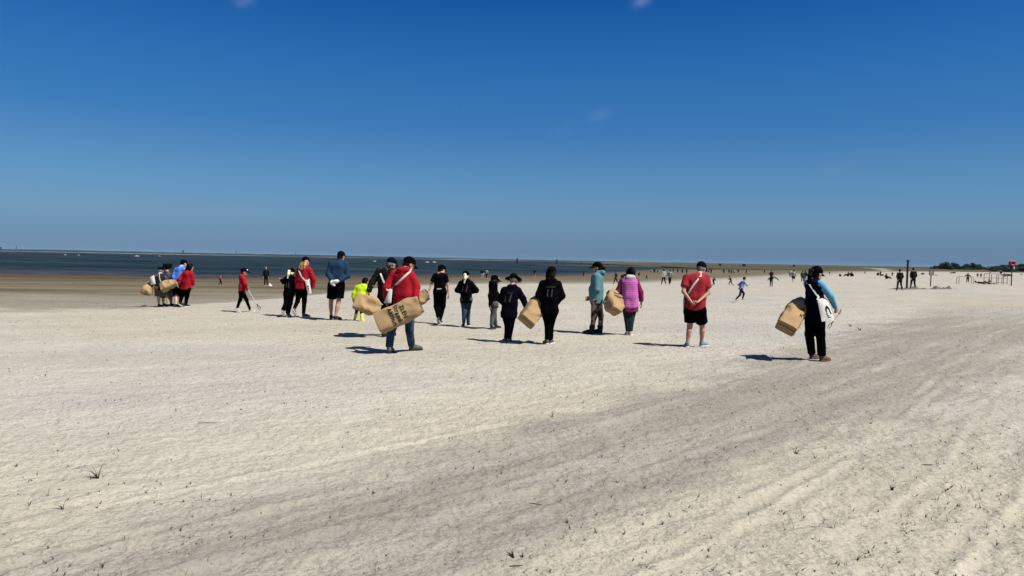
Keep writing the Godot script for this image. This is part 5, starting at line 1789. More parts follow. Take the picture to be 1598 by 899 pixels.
	back_print(tall_hoodie, "back_print", [[Vector3(-0.09, 1.17, 0), Vector3(0.1, 1.176, 0), 0.018], [Vector3(-0.045, 1.127, 0), Vector3(-0.058, 0.979, 0), 0.026], [Vector3(0.043, 1.137, 0), Vector3(0.023, 0.974, 0), 0.026]], print_grey)
	var hat_hoodie := person("person in an inky hooded top and a wide brimmed dark sun hat", Vector3(-0.071, 0, -15.269), 1.50, {"head": Vector3(0.1, 1.29, -0.06), "neck": Vector3(0.077, 1.175, -0.01), "sl": Vector3(-0.085, 1.083, 0), "sr": Vector3(0.19, 1.083, 0), "el": Vector3(-0.149, 0.879, -0.06), "er": Vector3(0.299, 0.916, 0), "wl": Vector3(-0.082, 0.779, -0.2), "wr": Vector3(0.388, 0.716, 0.03), "pel": Vector3(0.021, 0.634, 0), "hl": Vector3(-0.052, 0.609, 0), "hr": Vector3(0.094, 0.609, 0), "kl": Vector3(-0.007, 0.35, -0.078), "kr": Vector3(0.06, 0.345, 0), "al": Vector3(-0.036, 0.07, -0.095), "ar": Vector3(0.039, 0.07, 0.06)},
		{"hyaw": 15, "hpitch": 25, "fl": -22, "fr": 15, "build": 1.08, "top": {"name": "hoodie", "mat": inky, "hem": 0.14, "e": 0.026, "hood": true, "loose": 1.31}, "trousers": {"name": "trousers", "mat": inky, "e": 0.012, "ankle": 0.042}, "shoes": {"mat": shoe_grey, "sole": white}, "hair": {"style": "short", "mat": hair_grey}, "hat": cap_black})
	back_print(hat_hoodie, "back_print", [[Vector3(-0.032, 1.029, 0), Vector3(0.097, 1.039, 0), 0.016], [Vector3(0.068, 1.017, 0), Vector3(0.019, 0.845, 0), 0.03], [Vector3(-0.047, 0.992, 0), Vector3(-0.068, 0.844, 0), 0.026]], print_grey)
	var turning_boy := person("small child in a black top and grey jeans turning to the right", Vector3(-0.423, 0, -18.289), 1.35, {"head": Vector3(0.001, 1.194, -0.04), "neck": Vector3(-0.029, 1.158, -0.01), "sl": Vector3(-0.093, 1.079, -0.087), "sr": Vector3(0.007, 1.079, 0.087), "el": Vector3(0.046, 0.855, -0.1), "er": Vector3(-0.106, 0.83, 0.1), "wl": Vector3(0.095, 0.727, -0.15), "wr": Vector3(-0.086, 0.579, 0.1), "pel": Vector3(-0.027, 0.637, 0), "hl": Vector3(-0.06, 0.614, -0.057), "hr": Vector3(0.006, 0.614, 0.057), "kl": Vector3(0.001, 0.318, -0.05), "kr": Vector3(-0.028, 0.324, 0.04), "al": Vector3(0.036, 0.063, -0.171), "ar": Vector3(-0.063, 0.063, 0.129)},
		{"hyaw": 105, "hpitch": 18, "fl": 60, "fr": 45, "top": {"name": "hoodie", "mat": black, "hem": 0.14, "e": 0.024, "hood": true, "loose": 1.23}, "trousers": {"name": "jeans", "mat": grey_jeans, "e": 0.018}, "shoes": {"mat": shoe_dark, "sole": shoe_grey}, "hair": {"style": "short", "mat": hair_brown}, "cap": {"mat": cap_black}})
	var blond_girl := person("child with pale blond ponytail, black hooded top and blue jeans, elbows out", Vector3(-1.146, 0, -18.735), 1.46, {"head": Vector3(-0.027, 1.279, -0.04), "neck": Vector3(-0.02, 1.188, -0.01), "sl": Vector3(-0.143, 1.099, 0), "sr": Vector3(0.107, 1.099, 0), "el": Vector3(-0.227, 0.919, 0.02), "er": Vector3(0.241, 0.927, 0.02), "wl": Vector3(-0.125, 0.863, -0.2), "wr": Vector3(0.071, 0.866, -0.2), "pel": Vector3(-0.004, 0.712, 0), "hl": Vector3(-0.074, 0.687, 0), "hr": Vector3(0.067, 0.687, 0), "kl": Vector3(-0.047, 0.37, -0.016), "kr": Vector3(0.04, 0.364, -0.129), "al": Vector3(-0.057, 0.068, 0.028), "ar": Vector3(0.046, 0.068, -0.198)},
		{"hyaw": 4, "hpitch": 12, "fl": -15, "fr": 10, "top": {"name": "hoodie", "mat": black, "hem": 0.13, "e": 0.024, "hood": true, "loose": 1.54}, "trousers": {"name": "jeans", "mat": vcloth, "tint": denim, "e": 0.012}, "shoes": {"mat": shoe_dark, "sole": white}, "hair": {"style": "ponytail", "mat": hair_pale}, "cap": {"mat": cap_black}})
	back_print(blond_girl, "back_print", [[Vector3(-0.083, 1.017, 0), Vector3(-0.099, 0.891, 0), 0.022], [Vector3(0.031, 1.052, 0), Vector3(-0.006, 0.883, 0), 0.024]], print_grey)
	var tee_boy := person("teenager in a black short-sleeved shirt and baggy black trousers with pale belt", Vector3(-1.904, 0, -19.54), 1.56, {"head": Vector3(0.049, 1.407, -0.08), "neck": Vector3(0.063, 1.339, -0.01), "sl": Vector3(-0.121, 1.246, -0.024), "sr": Vector3(0.151, 1.246, 0.024), "el": Vector3(-0.217, 1.031, 0), "er": Vector3(0.208, 1.031, 0), "wl": Vector3(-0.276, 0.83, 0.05), "wr": Vector3(0.235, 0.803, -0.02), "pel": Vector3(0.012, 0.859, 0), "hl": Vector3(-0.062, 0.832, -0.013), "hr": Vector3(0.087, 0.832, 0.013), "kl": Vector3(-0.062, 0.441, -0.05), "kr": Vector3(0.087, 0.459, -0.08), "al": Vector3(0.001, 0.151, 0.12), "ar": Vector3(0.015, 0.073, 0.029)},
		{"hyaw": 42, "hpitch": 25, "fl": 18, "pl": 48, "gripl": "grip", "fr": 20, "skin": Color(0.6, 0.36, 0.27), "top": {"name": "t_shirt", "mat": black, "sleeve": 0.72, "hem": -0.02, "e": 0.016}, "trousers": {"name": "trousers", "mat": black_legs, "e": 0.03, "ankle": 0.045}, "shoes": {"mat": shoe_dark, "sole": white}, "hair": {"style": "short", "mat": hair_brown}, "cap": {"mat": cap_black, "brim": under_blue}})
	back_print(tee_boy, "belt", [[Vector3(-0.056, 0.915, 0), Vector3(0.096, 0.914, 0), 0.034]], print_white)
	back_print(tee_boy, "back_print", [[Vector3(-0.036, 1.302, 0), Vector3(-0.013, 1.299, 0), 0.03], [Vector3(-0.042, 1.228, 0), Vector3(-0.019, 1.235, 0), 0.014]], print_grey)
	# --- the red hooded man, his neighbour and the small neon child
	var hoodie_man := person("person in red hooded sweatshirt and blue jeans with a large printed paper sack", Vector3(-1.97, 0, -13.401), 1.76, {"head": Vector3(0.099, 1.585, -0.1), "neck": Vector3(0.042, 1.504, -0.01), "sl": Vector3(-0.157, 1.405, -0.039), "sr": Vector3(0.155, 1.405, 0.039), "el": Vector3(-0.283, 1.158, 0.02), "er": Vector3(0.247, 1.185, 0.02), "wl": Vector3(-0.288, 0.94, -0.06), "wr": Vector3(0.248, 0.976, 0.1), "pel": Vector3(0.03, 0.822, 0), "hl": Vector3(-0.053, 0.792, -0.021), "hr": Vector3(0.113, 0.792, 0.021), "kl": Vector3(-0.194, 0.399, -0.02), "kr": Vector3(0.127, 0.41, -0.09), "al": Vector3(-0.208, 0.082, 0.115), "ar": Vector3(0.13, 0.082, -0.338)},
		{"hyaw": 55, "hpitch": 32, "fl": 12, "fr": 62, "gripr": "grip", "build": 1.1, "skin": Color(0.56, 0.3, 0.22), "top": {"name": "hoodie", "mat": red, "hem": 0.06, "e": 0.022, "hood": true, "loose": 1.31, "fold": 0.012}, "trousers": {"name": "jeans", "mat": vcloth, "tint": denim, "e": 0.018, "ankle": 0.06}, "shoes": {"mat": shoe_grey, "sole": shoe_dark, "size": 1.08}, "hair": {"style": "short", "mat": hair_brown}, "cap": {"mat": cap_black}})
	var speckled_woman := person("person in a black jacket speckled with white, half hidden behind the red hooded sweatshirt", Vector3(-2.68, 0, -15.958), 1.71, {"head": Vector3(0.081, 1.565, -0.06), "neck": Vector3(0.014, 1.487, -0.01), "sl": Vector3(-0.189, 1.403, -0.055), "sr": Vector3(0.114, 1.403, 0.055), "el": Vector3(-0.324, 1.164, 0), "er": Vector3(0.244, 1.127, -0.2), "wl": Vector3(-0.385, 0.96, 0.06), "wr": Vector3(0.538, 1.04, -0.25), "pel": Vector3(-0.018, 0.895, 0), "hl": Vector3(-0.096, 0.866, -0.028), "hr": Vector3(0.06, 0.866, 0.028), "kl": Vector3(-0.065, 0.423, -0.027), "kr": Vector3(0.067, 0.445, -0.144), "al": Vector3(-0.06, 0.08, 0.034), "ar": Vector3(0.084, 0.08, -0.257)},
		{"hyaw": 38, "hpitch": 28, "fl": 8, "gripl": "grip", "fr": 12, "build": 1.05, "top": {"name": "jacket", "mat": vcloth, "tint": speckle, "hem": 0.06, "e": 0.024, "loose": 1.18, "collar": 0.4}, "trousers": {"name": "trousers", "mat": black_legs, "e": 0.014}, "shoes": {"mat": shoe_dark}, "hair": {"style": "short", "mat": hair_grey}, "cap": {"mat": cap_navy}})
	var neon_child := person("small child in a neon yellow jacket and yellow rubber boots", Vector3(-4.086, 0, -19.856), 1.16, {"head": Vector3(0.163, 1.045, -0.05), "neck": Vector3(0.124, 0.961, -0.01), "sl": Vector3(-0.047, 0.891, -0.021), "sr": Vector3(0.147, 0.891, 0.021), "el": Vector3(-0.106, 0.735, 0.02), "er": Vector3(0.23, 0.773, -0.05), "wl": Vector3(-0.137, 0.607, 0.03), "wr": Vector3(0.239, 0.65, -0.1), "pel": Vector3(0.011, 0.565, 0), "hl": Vector3(-0.044, 0.545, -0.012), "hr": Vector3(0.066, 0.545, 0.012), "kl": Vector3(-0.072, 0.281, -0.124), "kr": Vector3(0.075, 0.292, 0.007), "al": Vector3(-0.127, 0.054, -0.177), "ar": Vector3(0.105, 0.054, 0.063)},
		{"hyaw": 20, "hpitch": 28, "fl": -10, "fr": 6, "build": 1.25, "top": {"name": "jacket", "mat": neon, "hem": 0.06, "e": 0.034, "hood": true, "loose": 1.36, "fold": 0.016}, "trousers": {"name": "leggings", "mat": inky, "e": 0.008}, "shoes": {"name": "rubber_boot", "mat": boots, "size": 1.3, "shaft": 0.62}, "hair": {"style": "short", "mat": hair_black}})
	# --- the man in petrol blue and the two beside him
	var petrol_man := person("tall person in a petrol blue sweater and black shorts holding white gloves behind the back", Vector3(-4.821, 0, -20.137), 1.86, {"head": Vector3(0.177, 1.712, -0.06), "neck": Vector3(0.155, 1.614, -0.01), "sl": Vector3(-0.069, 1.501, -0.01), "sr": Vector3(0.317, 1.501, 0.01), "el": Vector3(-0.138, 1.237, 0.05), "er": Vector3(0.379, 1.204, 0.04), "wl": Vector3(-0.005, 1.071, 0.2), "wr": Vector3(0.192, 1.057, 0.2), "pel": Vector3(0.069, 0.954, 0), "hl": Vector3(-0.021, 0.922, -0.005), "hr": Vector3(0.159, 0.922, 0.005), "kl": Vector3(-0.097, 0.477, -0.095), "kr": Vector3(0.145, 0.489, 0.047), "al": Vector3(-0.098, 0.087, -0.125), "ar": Vector3(0.084, 0.087, 0.15)},
		{"hyaw": 20, "hpitch": 16, "fl": -3, "gripl": "grip", "fr": 38, "gripr": "grip", "build": 1.14, "skin": Color(0.56, 0.3, 0.22), "top": {"name": "sweater", "mat": petrol, "hem": 0.05, "e": 0.026, "loose": 1.23, "collar": 0.35}, "trousers": {"name": "shorts", "mat": black_legs, "cut": 0.78, "e": 0.032}, "shoes": {"mat": shoe_dark, "sole": shoe_grey}, "hair": {"style": "short", "mat": hair_brown}, "cap": {"mat": cap_navy}})
	var red_woman := person("person in a red sweater and black leggings with long golden hair", Vector3(-5.927, 0, -20.751), 1.68, {"head": Vector3(0.164, 1.548, -0.04), "neck": Vector3(0.119, 1.459, -0.01), "sl": Vector3(-0.027, 1.334, -0.049), "sr": Vector3(0.274, 1.334, 0.049), "el": Vector3(-0.077, 1.053, -0.02), "er": Vector3(0.379, 1.062, -0.02), "wl": Vector3(-0.122, 0.833, -0.15), "wr": Vector3(0.355, 0.828, -0.05), "pel": Vector3(0.065, 0.842, 0), "hl": Vector3(-0.013, 0.813, -0.025), "hr": Vector3(0.142, 0.813, 0.025), "kl": Vector3(-0.057, 0.435, -0.03), "kr": Vector3(0.11, 0.433, -0.12), "al": Vector3(-0.104, 0.23, 0.14), "ar": Vector3(0.114, 0.079, -0.021)},
		{"hyaw": 24, "hpitch": 14, "fl": 15, "pl": 48, "fr": 52, "build": 1.1, "skin": Color(0.6, 0.36, 0.27), "top": {"name": "sweater", "mat": red, "hem": 0.06, "e": 0.024, "loose": 1.27}, "trousers": {"name": "leggings", "mat": black_legs, "e": 0.008}, "shoes": {"mat": shoe_grey, "sole": white}, "hair": {"style": "long", "mat": hair_gold}, "cap": {"mat": cap_black}})
	var reaching_child := person("blond child in black top and flared black trousers, left hand held up", Vector3(-6.341, 0, -20.876), 1.42, {"head": Vector3(0.15, 1.23, -0.04), "neck": Vector3(0.123, 1.145, -0.01), "sl": Vector3(-0.016, 1.055, -0.02), "sr": Vector3(0.216, 1.055, 0.02), "el": Vector3(-0.077, 0.961, -0.04), "er": Vector3(0.249, 0.867, -0.05), "wl": Vector3(-0.186, 1.028, -0.14), "wr": Vector3(0.236, 0.703, -0.1), "pel": Vector3(0.085, 0.668, 0), "hl": Vector3(0.017, 0.644, -0.012), "hr": Vector3(0.153, 0.644, 0.012), "kl": Vector3(0.016, 0.353, 0.03), "kr": Vector3(0.105, 0.359, -0.06), "al": Vector3(-0.039, 0.179, 0.14), "ar": Vector3(0.04, 0.067, -0.015)},
		{"hyaw": 18, "hpitch": 18, "fl": 5, "pl": 42, "fr": 22, "top": {"name": "hoodie", "mat": black, "hem": 0.1, "e": 0.022, "hood": true, "loose": 1.23}, "trousers": {"name": "flared_trousers", "mat": black_legs, "e": 0.018, "ankle": 0.075}, "shoes": {"mat": shoe_grey, "sole": white}, "hair": {"style": "ponytail", "mat": hair_pale}, "cap": {"mat": cap_black}})
	back_print(reaching_child, "back_print", [[Vector3(0.04, 0.964, 0), Vector3(0.035, 0.815, 0), 0.02], [Vector3(0.115, 0.965, 0), Vector3(0.1, 0.807, 0), 0.022]], print_grey)
	var picker_child := person("child in a red hooded top and black leggings walking right with a litter picker", Vector3(-8, 0, -22.125), 1.36, {"head": Vector3(0.031, 1.193, -0.04), "neck": Vector3(0, 1.095, -0.01), "sl": Vector3(-0.03, 1.01, -0.095), "sr": Vector3(0.039, 1.01, 0.095), "el": Vector3(-0.09, 0.823, -0.13), "er": Vector3(0.118, 0.845, 0.13), "wl": Vector3(0.042, 0.719, -0.14), "wr": Vector3(0.126, 0.719, 0.07), "pel": Vector3(-0.032, 0.637, 0), "hl": Vector3(-0.054, 0.614, -0.062), "hr": Vector3(-0.009, 0.614, 0.062), "kl": Vector3(0.099, 0.36, -0.05), "kr": Vector3(-0.06, 0.363, 0.05), "al": Vector3(0.055, 0.064, -0.443), "ar": Vector3(-0.147, 0.115, 0.08)},
		{"hyaw": 80, "hpitch": 12, "fl": 80, "fr": 80, "pr": 28, "gripr": "grip", "skin": Color(0.6, 0.34, 0.26), "top": {"name": "hoodie", "mat": red, "hem": 0.1, "e": 0.02, "hood": true}, "trousers": {"name": "leggings", "mat": black_legs, "e": 0.008}, "shoes": {"mat": shoe_pale, "sole": white}, "hair": {"style": "short", "mat": hair_brown}, "cap": {"mat": cap_navy}})
	# --- the knot of four at the left
	var khaki_person := person("person in a slate vest and khaki shorts at the left of four", Vector3(-11.232, 0, -23.733), 1.46, {"head": Vector3(-0.018, 1.145, -0.1), "neck": Vector3(0.025, 1.043, -0.01), "sl": Vector3(-0.107, 0.941, 0.019), "sr": Vector3(0.158, 0.941, -0.019), "el": Vector3(-0.185, 0.753, 0), "er": Vector3(0.236, 0.76, -0.04), "wl": Vector3(-0.237, 0.642, 0.06), "wr": Vector3(0.227, 0.616, -0.06), "pel": Vector3(0.03, 0.624, 0), "hl": Vector3(-0.04, 0.599, 0.01), "hr": Vector3(0.1, 0.599, -0.01), "kl": Vector3(-0.047, 0.315, -0.011), "kr": Vector3(-0.02, 0.303, -0.261), "al": Vector3(-0.019, 0.068, 0.028), "ar": Vector3(-0.097, 0.068, -0.451)},
		{"hyaw": -8, "hpitch": 28, "fl": 18, "gripl": "grip", "fr": 10, "build": 1.15, "skin": Color(0.66, 0.46, 0.36), "top": {"name": "vest", "mat": slate, "sleeve": 0.0, "hem": 0.1, "e": 0.026}, "under": {"name": "sleeves", "mat": mauve, "e": 0.014}, "trousers": {"name": "shorts", "mat": khaki, "cut": 0.9, "e": 0.034}, "shoes": {"mat": shoe_dark}, "hair": {"style": "short", "mat": hair_grey}, "cap": {"mat": cap_black}})
	var pigtail_child := person("child in a mauve grey top with two dark bunches of hair", Vector3(-11.179, 0, -24.261), 1.40, {"head": Vector3(-0.058, 1.259, -0.04), "neck": Vector3(-0.038, 1.117, -0.01), "sl": Vector3(-0.132, 1.013, -0.01), "sr": Vector3(0.099, 1.013, 0.01), "el": Vector3(-0.218, 0.778, -0.04), "er": Vector3(0.156, 0.786, 0), "wl": Vector3(-0.175, 0.589, -0.06), "wr": Vector3(0.117, 0.596, -0.04), "pel": Vector3(0.01, 0.553, 0), "hl": Vector3(-0.058, 0.529, -0.006), "hr": Vector3(0.077, 0.529, 0.006), "kl": Vector3(0.022, 0.277, 0.126), "kr": Vector3(0.034, 0.268, -0.062), "al": Vector3(0.111, 0.066, 0.318), "ar": Vector3(0.033, 0.066, -0.07)},
		{"hyaw": 3, "hpitch": 10, "fl": 4, "fr": 12, "top": {"name": "shirt", "mat": mauve, "hem": 0.1, "e": 0.02}, "trousers": {"name": "shorts", "mat": blue_grey, "cut": 0.8, "e": 0.022}, "shoes": {"mat": shoe_dark}, "hair": {"style": "pigtails", "mat": hair_black}})
	var blue_person := person("person in a sky blue shirt and black shorts leaning forward", Vector3(-10.798, 0, -24.02), 1.60, {"head": Vector3(0.112, 1.386, -0.2), "neck": Vector3(0.071, 1.304, -0.16), "sl": Vector3(-0.1, 1.2, -0.157), "sr": Vector3(0.18, 1.2, -0.043), "el": Vector3(-0.13, 0.94, 0), "er": Vector3(0.222, 0.922, -0.15), "wl": Vector3(-0.177, 0.763, 0), "wr": Vector3(0.18, 0.67, -0.2), "pel": Vector3(0.018, 0.643, 0.02), "hl": Vector3(-0.054, 0.616, -0.009), "hr": Vector3(0.09, 0.616, 0.049), "kl": Vector3(-0.008, 0.323, 0.052), "kr": Vector3(0.067, 0.329, -0.08), "al": Vector3(0.029, 0.075, 0.174), "ar": Vector3(-0.178, 0.061, -0.658)},
		{"hyaw": 30, "hpitch": 32, "fl": 20, "fr": 40, "skin": Color(0.66, 0.46, 0.36), "top": {"name": "shirt", "mat": sky_shirt, "hem": 0.02, "e": 0.022, "loose": 1.27}, "trousers": {"name": "shorts", "mat": black_legs, "cut": 0.85, "e": 0.026}, "shoes": {"mat": shoe_dark}, "hair": {"style": "short", "mat": hair_black}, "cap": {"mat": cap_navy}})
	var red_jacket := person("dark haired person in a wide red jacket beside the sky blue shirt", Vector3(-10.538, 0, -23.924), 1.50, {"head": Vector3(0.158, 1.262, -0.08), "neck": Vector3(0.143, 1.168, -0.01), "sl": Vector3(-0.024, 1.075, -0.049), "sr": Vector3(0.246, 1.075, 0.049), "el": Vector3(-0.138, 0.886, 0.05), "er": Vector3(0.266, 0.882, 0), "wl": Vector3(-0.16, 0.752, 0.06), "wr": Vector3(0.27, 0.706, -0.04), "pel": Vector3(0.046, 0.61, 0), "hl": Vector3(-0.022, 0.584, -0.025), "hr": Vector3(0.115, 0.584, 0.025), "kl": Vector3(-0.082, 0.349, -0.02), "kr": Vector3(0.075, 0.33, -0.04), "al": Vector3(-0.081, 0.133, 0.12), "ar": Vector3(0.039, 0.07, -0.021)},
		{"hyaw": 22, "hpitch": 22, "fl": 30, "pl": 34, "fr": 25, "build": 1.12, "top": {"name": "jacket", "mat": red, "hem": 0.06, "e": 0.03, "loose": 1.23}, "trousers": {"name": "trousers", "mat": black_legs, "e": 0.014}, "shoes": {"mat": shoe_dark, "sole": white}, "hair": {"style": "bob", "mat": hair_black}})

	# --- what they carry
	sack("paper sack with its block bottom towards the camera, beside the navy vest", Vector3(4.875, 0.58, -13.201), Vector3(5.286, 1.051, -13.581), Vector3(0.15, 0.75, 0.62), 0.35, 0.27, {"seed": 1.0, "gather": 0.7, "puff": 0.06, "crease": 0.55, "text": [["A", 0.1, 0.1, 0.46], ["K", 0.1, 0.12, 0.3]]})
	sack("largest paper sack, printed in black, across the hips of the red sweatshirt", Vector3(-2.361, 0.528, -13.161), Vector3(-1.608, 0.887, -13.181), Vector3(0.05, 0.3, 1), 0.36, 0.24, {"seed": 2.0, "gather": 0.8, "puff": 0.05, "crease": 0.55, "text": [["ZLEN", 0.1, 0.02, 0.52], ["Strand", 0.1, 0.0, 0.41], ["Aktion", 0.1, 0.02, 0.30]]})
	sack("crumpled paper sack hanging between the neon child and the printed sack", Vector3(-3.316, 0.762, -15.798), Vector3(-2.763, 0.618, -15.758), Vector3(0.05, 0.45, 0.9), 0.34, 0.22, {"seed": 3.0, "gather": 0.75, "puff": 0.1, "crease": 1.1})
	sack("pale paper sack with open mouth held by the black short-sleeved teenager", Vector3(-2.823, 0.468, -19.44), Vector3(-2.191, 0.765, -19.44), Vector3(0.1, 0.5, 0.9), 0.34, 0.2, {"seed": 4.0, "gather": 0.72, "puff": 0.08, "crease": 0.8})
	sack("paper sack between the two dark hooded tops, its shaded block bottom to the lower left", Vector3(0.304, 0.466, -14.996), Vector3(0.613, 0.879, -15.356), Vector3(0.55, 0.6, 0.55), 0.35, 0.27, {"seed": 5.0, "gather": 0.7, "puff": 0.05, "crease": 0.9})
	sack("puffed paper sack with small black lettering between the turquoise jacket and the pink vest", Vector3(2.356, 0.564, -17.135), Vector3(2.367, 0.995, -17.435), Vector3(0.75, 0.45, 0.6), 0.34, 0.28, {"seed": 6.0, "gather": 0.55, "puff": 0.18, "crease": 1.2, "text": [["Strand", 0.08, -0.02, 0.42], ["Aktion", 0.08, -0.02, 0.33]]})
	sack("small paper sack gathered at its neck, left of the khaki shorts", Vector3(-11.597, 0.386, -23.633), Vector3(-11.571, 0.771, -23.713), Vector3(-0.1, 0.3, 1), 0.26, 0.2, {"seed": 7.0, "gather": 0.12, "puff": 0.3, "crease": 1.3})
	sack("paper sack held open to the right between the khaki shorts and the red jacket", Vector3(-11.067, 0.615, -23.511), Vector3(-10.625, 0.825, -23.541), Vector3(-0.1, 0.6, 0.8), 0.3, 0.2, {"seed": 8.0, "gather": 0.85, "puff": 0.05, "crease": 0.9})
	tote("white canvas shoulder bag with a black drawing on the hip of the navy vest wearer", vest_woman, [Vector3(-0.091, 1.107, 0.2), Vector3(0.125, 1.09, 0.12), Vector3(0.253, 0.74, 0.14), Vector3(-0.015, 0.721, 0.24)],
		[[Vector3(-0.214, 1.41, 0), Vector3(0, 0.5, 0)], [Vector3(-0.184, 1.37, 0), Vector3(0, 0, 0.6)], [Vector3(-0.147, 1.296, 0), Vector3(0, 0, 0.6)], [Vector3(-0.105, 1.222, 0), Vector3(0, 0, 0.6)], [Vector3(-0.051, 1.149, 0), Vector3(0, 0, 0.6)], [Vector3(-0.091, 1.107, 0.2), Vector3.ZERO], [Vector3(0.006, 1.113, 0.17), Vector3.ZERO], [Vector3(0.125, 1.09, 0.12), Vector3.ZERO], [Vector3(0.167, 1.164, 0), Vector3(0, 0, -0.6)], [Vector3(0.084, 1.243, 0), Vector3(0, 0, -0.6)], [Vector3(-0.022, 1.327, 0), Vector3(0, 0, -0.6)], [Vector3(-0.128, 1.4, 0), Vector3(0, 0, -0.6)], [Vector3(-0.214, 1.41, 0), Vector3(0, 0.5, 0)]], canvas, drawing, 0.08)
	tote("white canvas bag seen edge-on at the left side of the red short-sleeved shirt", tee_man, [Vector3(-0.246, 1.055, 0.04), Vector3(-0.128, 1.041, -0.3), Vector3(-0.125, 0.71, -0.3), Vector3(-0.246, 0.718, 0.04)],
		[[Vector3(0.094, 1.507, 0), Vector3(0, 0.5, 0)], [Vector3(0.076, 1.461, 0), Vector3(0, 0, 0.6)], [Vector3(0.007, 1.382, 0), Vector3(0, 0, 0.6)], [Vector3(-0.068, 1.284, 0), Vector3(0, 0, 0.6)], [Vector3(-0.13, 1.179, 0), Vector3(0, 0, 0.6)], [Vector3(-0.173, 1.08, 0), Vector3(0, 0, 0.6)], [Vector3(-0.246, 1.055, 0.04), Vector3.ZERO], [Vector3(-0.128, 1.041, -0.3), Vector3.ZERO], [Vector3(-0.13, 1.172, 0), Vector3(0, 0, -0.6)], [Vector3(-0.031, 1.33, 0), Vector3(0, 0, -0.6)], [Vector3(0.044, 1.448, 0), Vector3(0, 0, -0.6)], [Vector3(0.094, 1.507, 0), Vector3(0, 0.5, 0)]], canvas, nothing, 0.05)
	tote("white canvas bag under the left arm of the red hooded sweatshirt", hoodie_man, [Vector3(-0.23, 1.113, 0.16), Vector3(-0.154, 1.149, 0.18), Vector3(-0.167, 0.9, 0.22), Vector3(-0.306, 0.895, 0.17)],
		[[Vector3(0.165, 1.494, 0), Vector3(0, 0.5, 0)], [Vector3(0.142, 1.465, 0), Vector3(0, 0, 0.6)], [Vector3(0.063, 1.383, 0), Vector3(0, 0, 0.6)], [Vector3(-0.017, 1.306, 0), Vector3(0, 0, 0.6)], [Vector3(-0.097, 1.23, 0), Vector3(0, 0, 0.6)], [Vector3(-0.183, 1.147, 0), Vector3(0, 0, 0.6)], [Vector3(-0.23, 1.113, 0.16), Vector3.ZERO], [Vector3(-0.292, 1.151, 0), Vector3(-0.5, 0.1, 0)], [Vector3(-0.189, 1.222, 0), Vector3(0, 0, -0.6)], [Vector3(-0.029, 1.341, 0), Vector3(0, 0, -0.6)], [Vector3(0.108, 1.453, 0), Vector3(0, 0, -0.6)], [Vector3(0.165, 1.494, 0), Vector3(0, 0.5, 0)]], canvas, nothing, 0.05)
	tote("white canvas bag half hidden behind the speckled black jacket", speckled_woman, [Vector3(-0.004, 1.147, 0.14), Vector3(0.115, 1.135, 0.12), Vector3(0.118, 0.89, 0.12), Vector3(0.001, 0.902, 0.15)],
		[[Vector3(-0.134, 1.415, 0), Vector3(0, 0.5, 0)], [Vector3(-0.12, 1.361, 0), Vector3(0, 0, 0.6)], [Vector3(-0.084, 1.265, 0), Vector3(0, 0, 0.6)], [Vector3(-0.042, 1.177, 0), Vector3(0, 0, 0.6)], [Vector3(-0.004, 1.147, 0.14), Vector3.ZERO], [Vector3(0.115, 1.135, 0.12), Vector3.ZERO], [Vector3(0.082, 1.186, 0), Vector3(0, 0, -0.6)], [Vector3(-0.016, 1.294, 0), Vector3(0, 0, -0.6)], [Vector3(-0.1, 1.389, 0), Vector3(0, 0, -0.6)], [Vector3(-0.134, 1.415, 0), Vector3(0, 0.5, 0)]], canvas, nothing, 0.05)
	tote("white canvas shoulder bag hanging against the black leggings of the golden-haired walker", red_woman, [Vector3(0.191, 1.037, 0.17), Vector3(0.306, 1.038, 0.15), Vector3(0.386, 0.685, 0.16), Vector3(0.283, 0.63, 0.17)],
		[[Vector3(-0.033, 1.433, 0), Vector3(0, 0.5, 0)], [Vector3(-0.015, 1.385, 0), Vector3(0, 0, 0.6)], [Vector3(0.025, 1.279, 0), Vector3(0, 0, 0.6)], [Vector3(0.08, 1.155, 0), Vector3(0, 0, 0.6)], [Vector3(0.191, 1.037, 0.17), Vector3.ZERO], [Vector3(0.306, 1.038, 0.15), Vector3.ZERO], [Vector3(0.241, 1.131, 0), Vector3(0, 0, -0.6)], [Vector3(0.133, 1.272, 0), Vector3(0, 0, -0.6)], [Vector3(0.025, 1.386, 0), Vector3(0, 0, -0.6)], [Vector3(-0.033, 1.433, 0), Vector3(0, 0.5, 0)]], canvas, small_marks, 0.05)
	tote("white canvas bag swinging out at the left of the slate vest", khaki_person, [Vector3(-0.283, 0.947, 0.08), Vector3(-0.137, 1.012, 0.1), Vector3(-0.067, 0.739, 0.14), Vector3(-0.229, 0.695, 0.12)],
		[[Vector3(-0.001, 1.022, 0), Vector3(0, 0.5, 0)], [Vector3(0.03, 0.982, 0), Vector3(0, 0, 0.6)], [Vector3(0.05, 0.921, 0), Vector3(0, 0, 0.6)], [Vector3(0.081, 0.82, 0), Vector3(0, 0, 0.6)], [Vector3(0.112, 0.738, 0), Vector3(0, 0, 0.6)], [Vector3(0.091, 0.758, 0), Vector3(0, 0, -0.6)], [Vector3(0.009, 0.839, 0), Vector3(0, 0, -0.6)], [Vector3(-0.072, 0.96, 0), Vector3(0, 0, -0.6)], [Vector3(-0.137, 1.012, 0.1), Vector3.ZERO], [Vector3(-0.093, 1.031, 0), Vector3(0, 0.5, 0)], [Vector3(-0.001, 1.022, 0), Vector3(0, 0.5, 0)]], canvas, nothing, 0.05)
	# litter pickers
	var stick := paint("white_tube", lin(0.4836, 0.4683, 0.3999), 0.4, 0, 0.5)
	var grip_mat := paint("dark_plastic", lin(0.0093, 0.0093, 0.01054), 0.5, 0, 0.5)
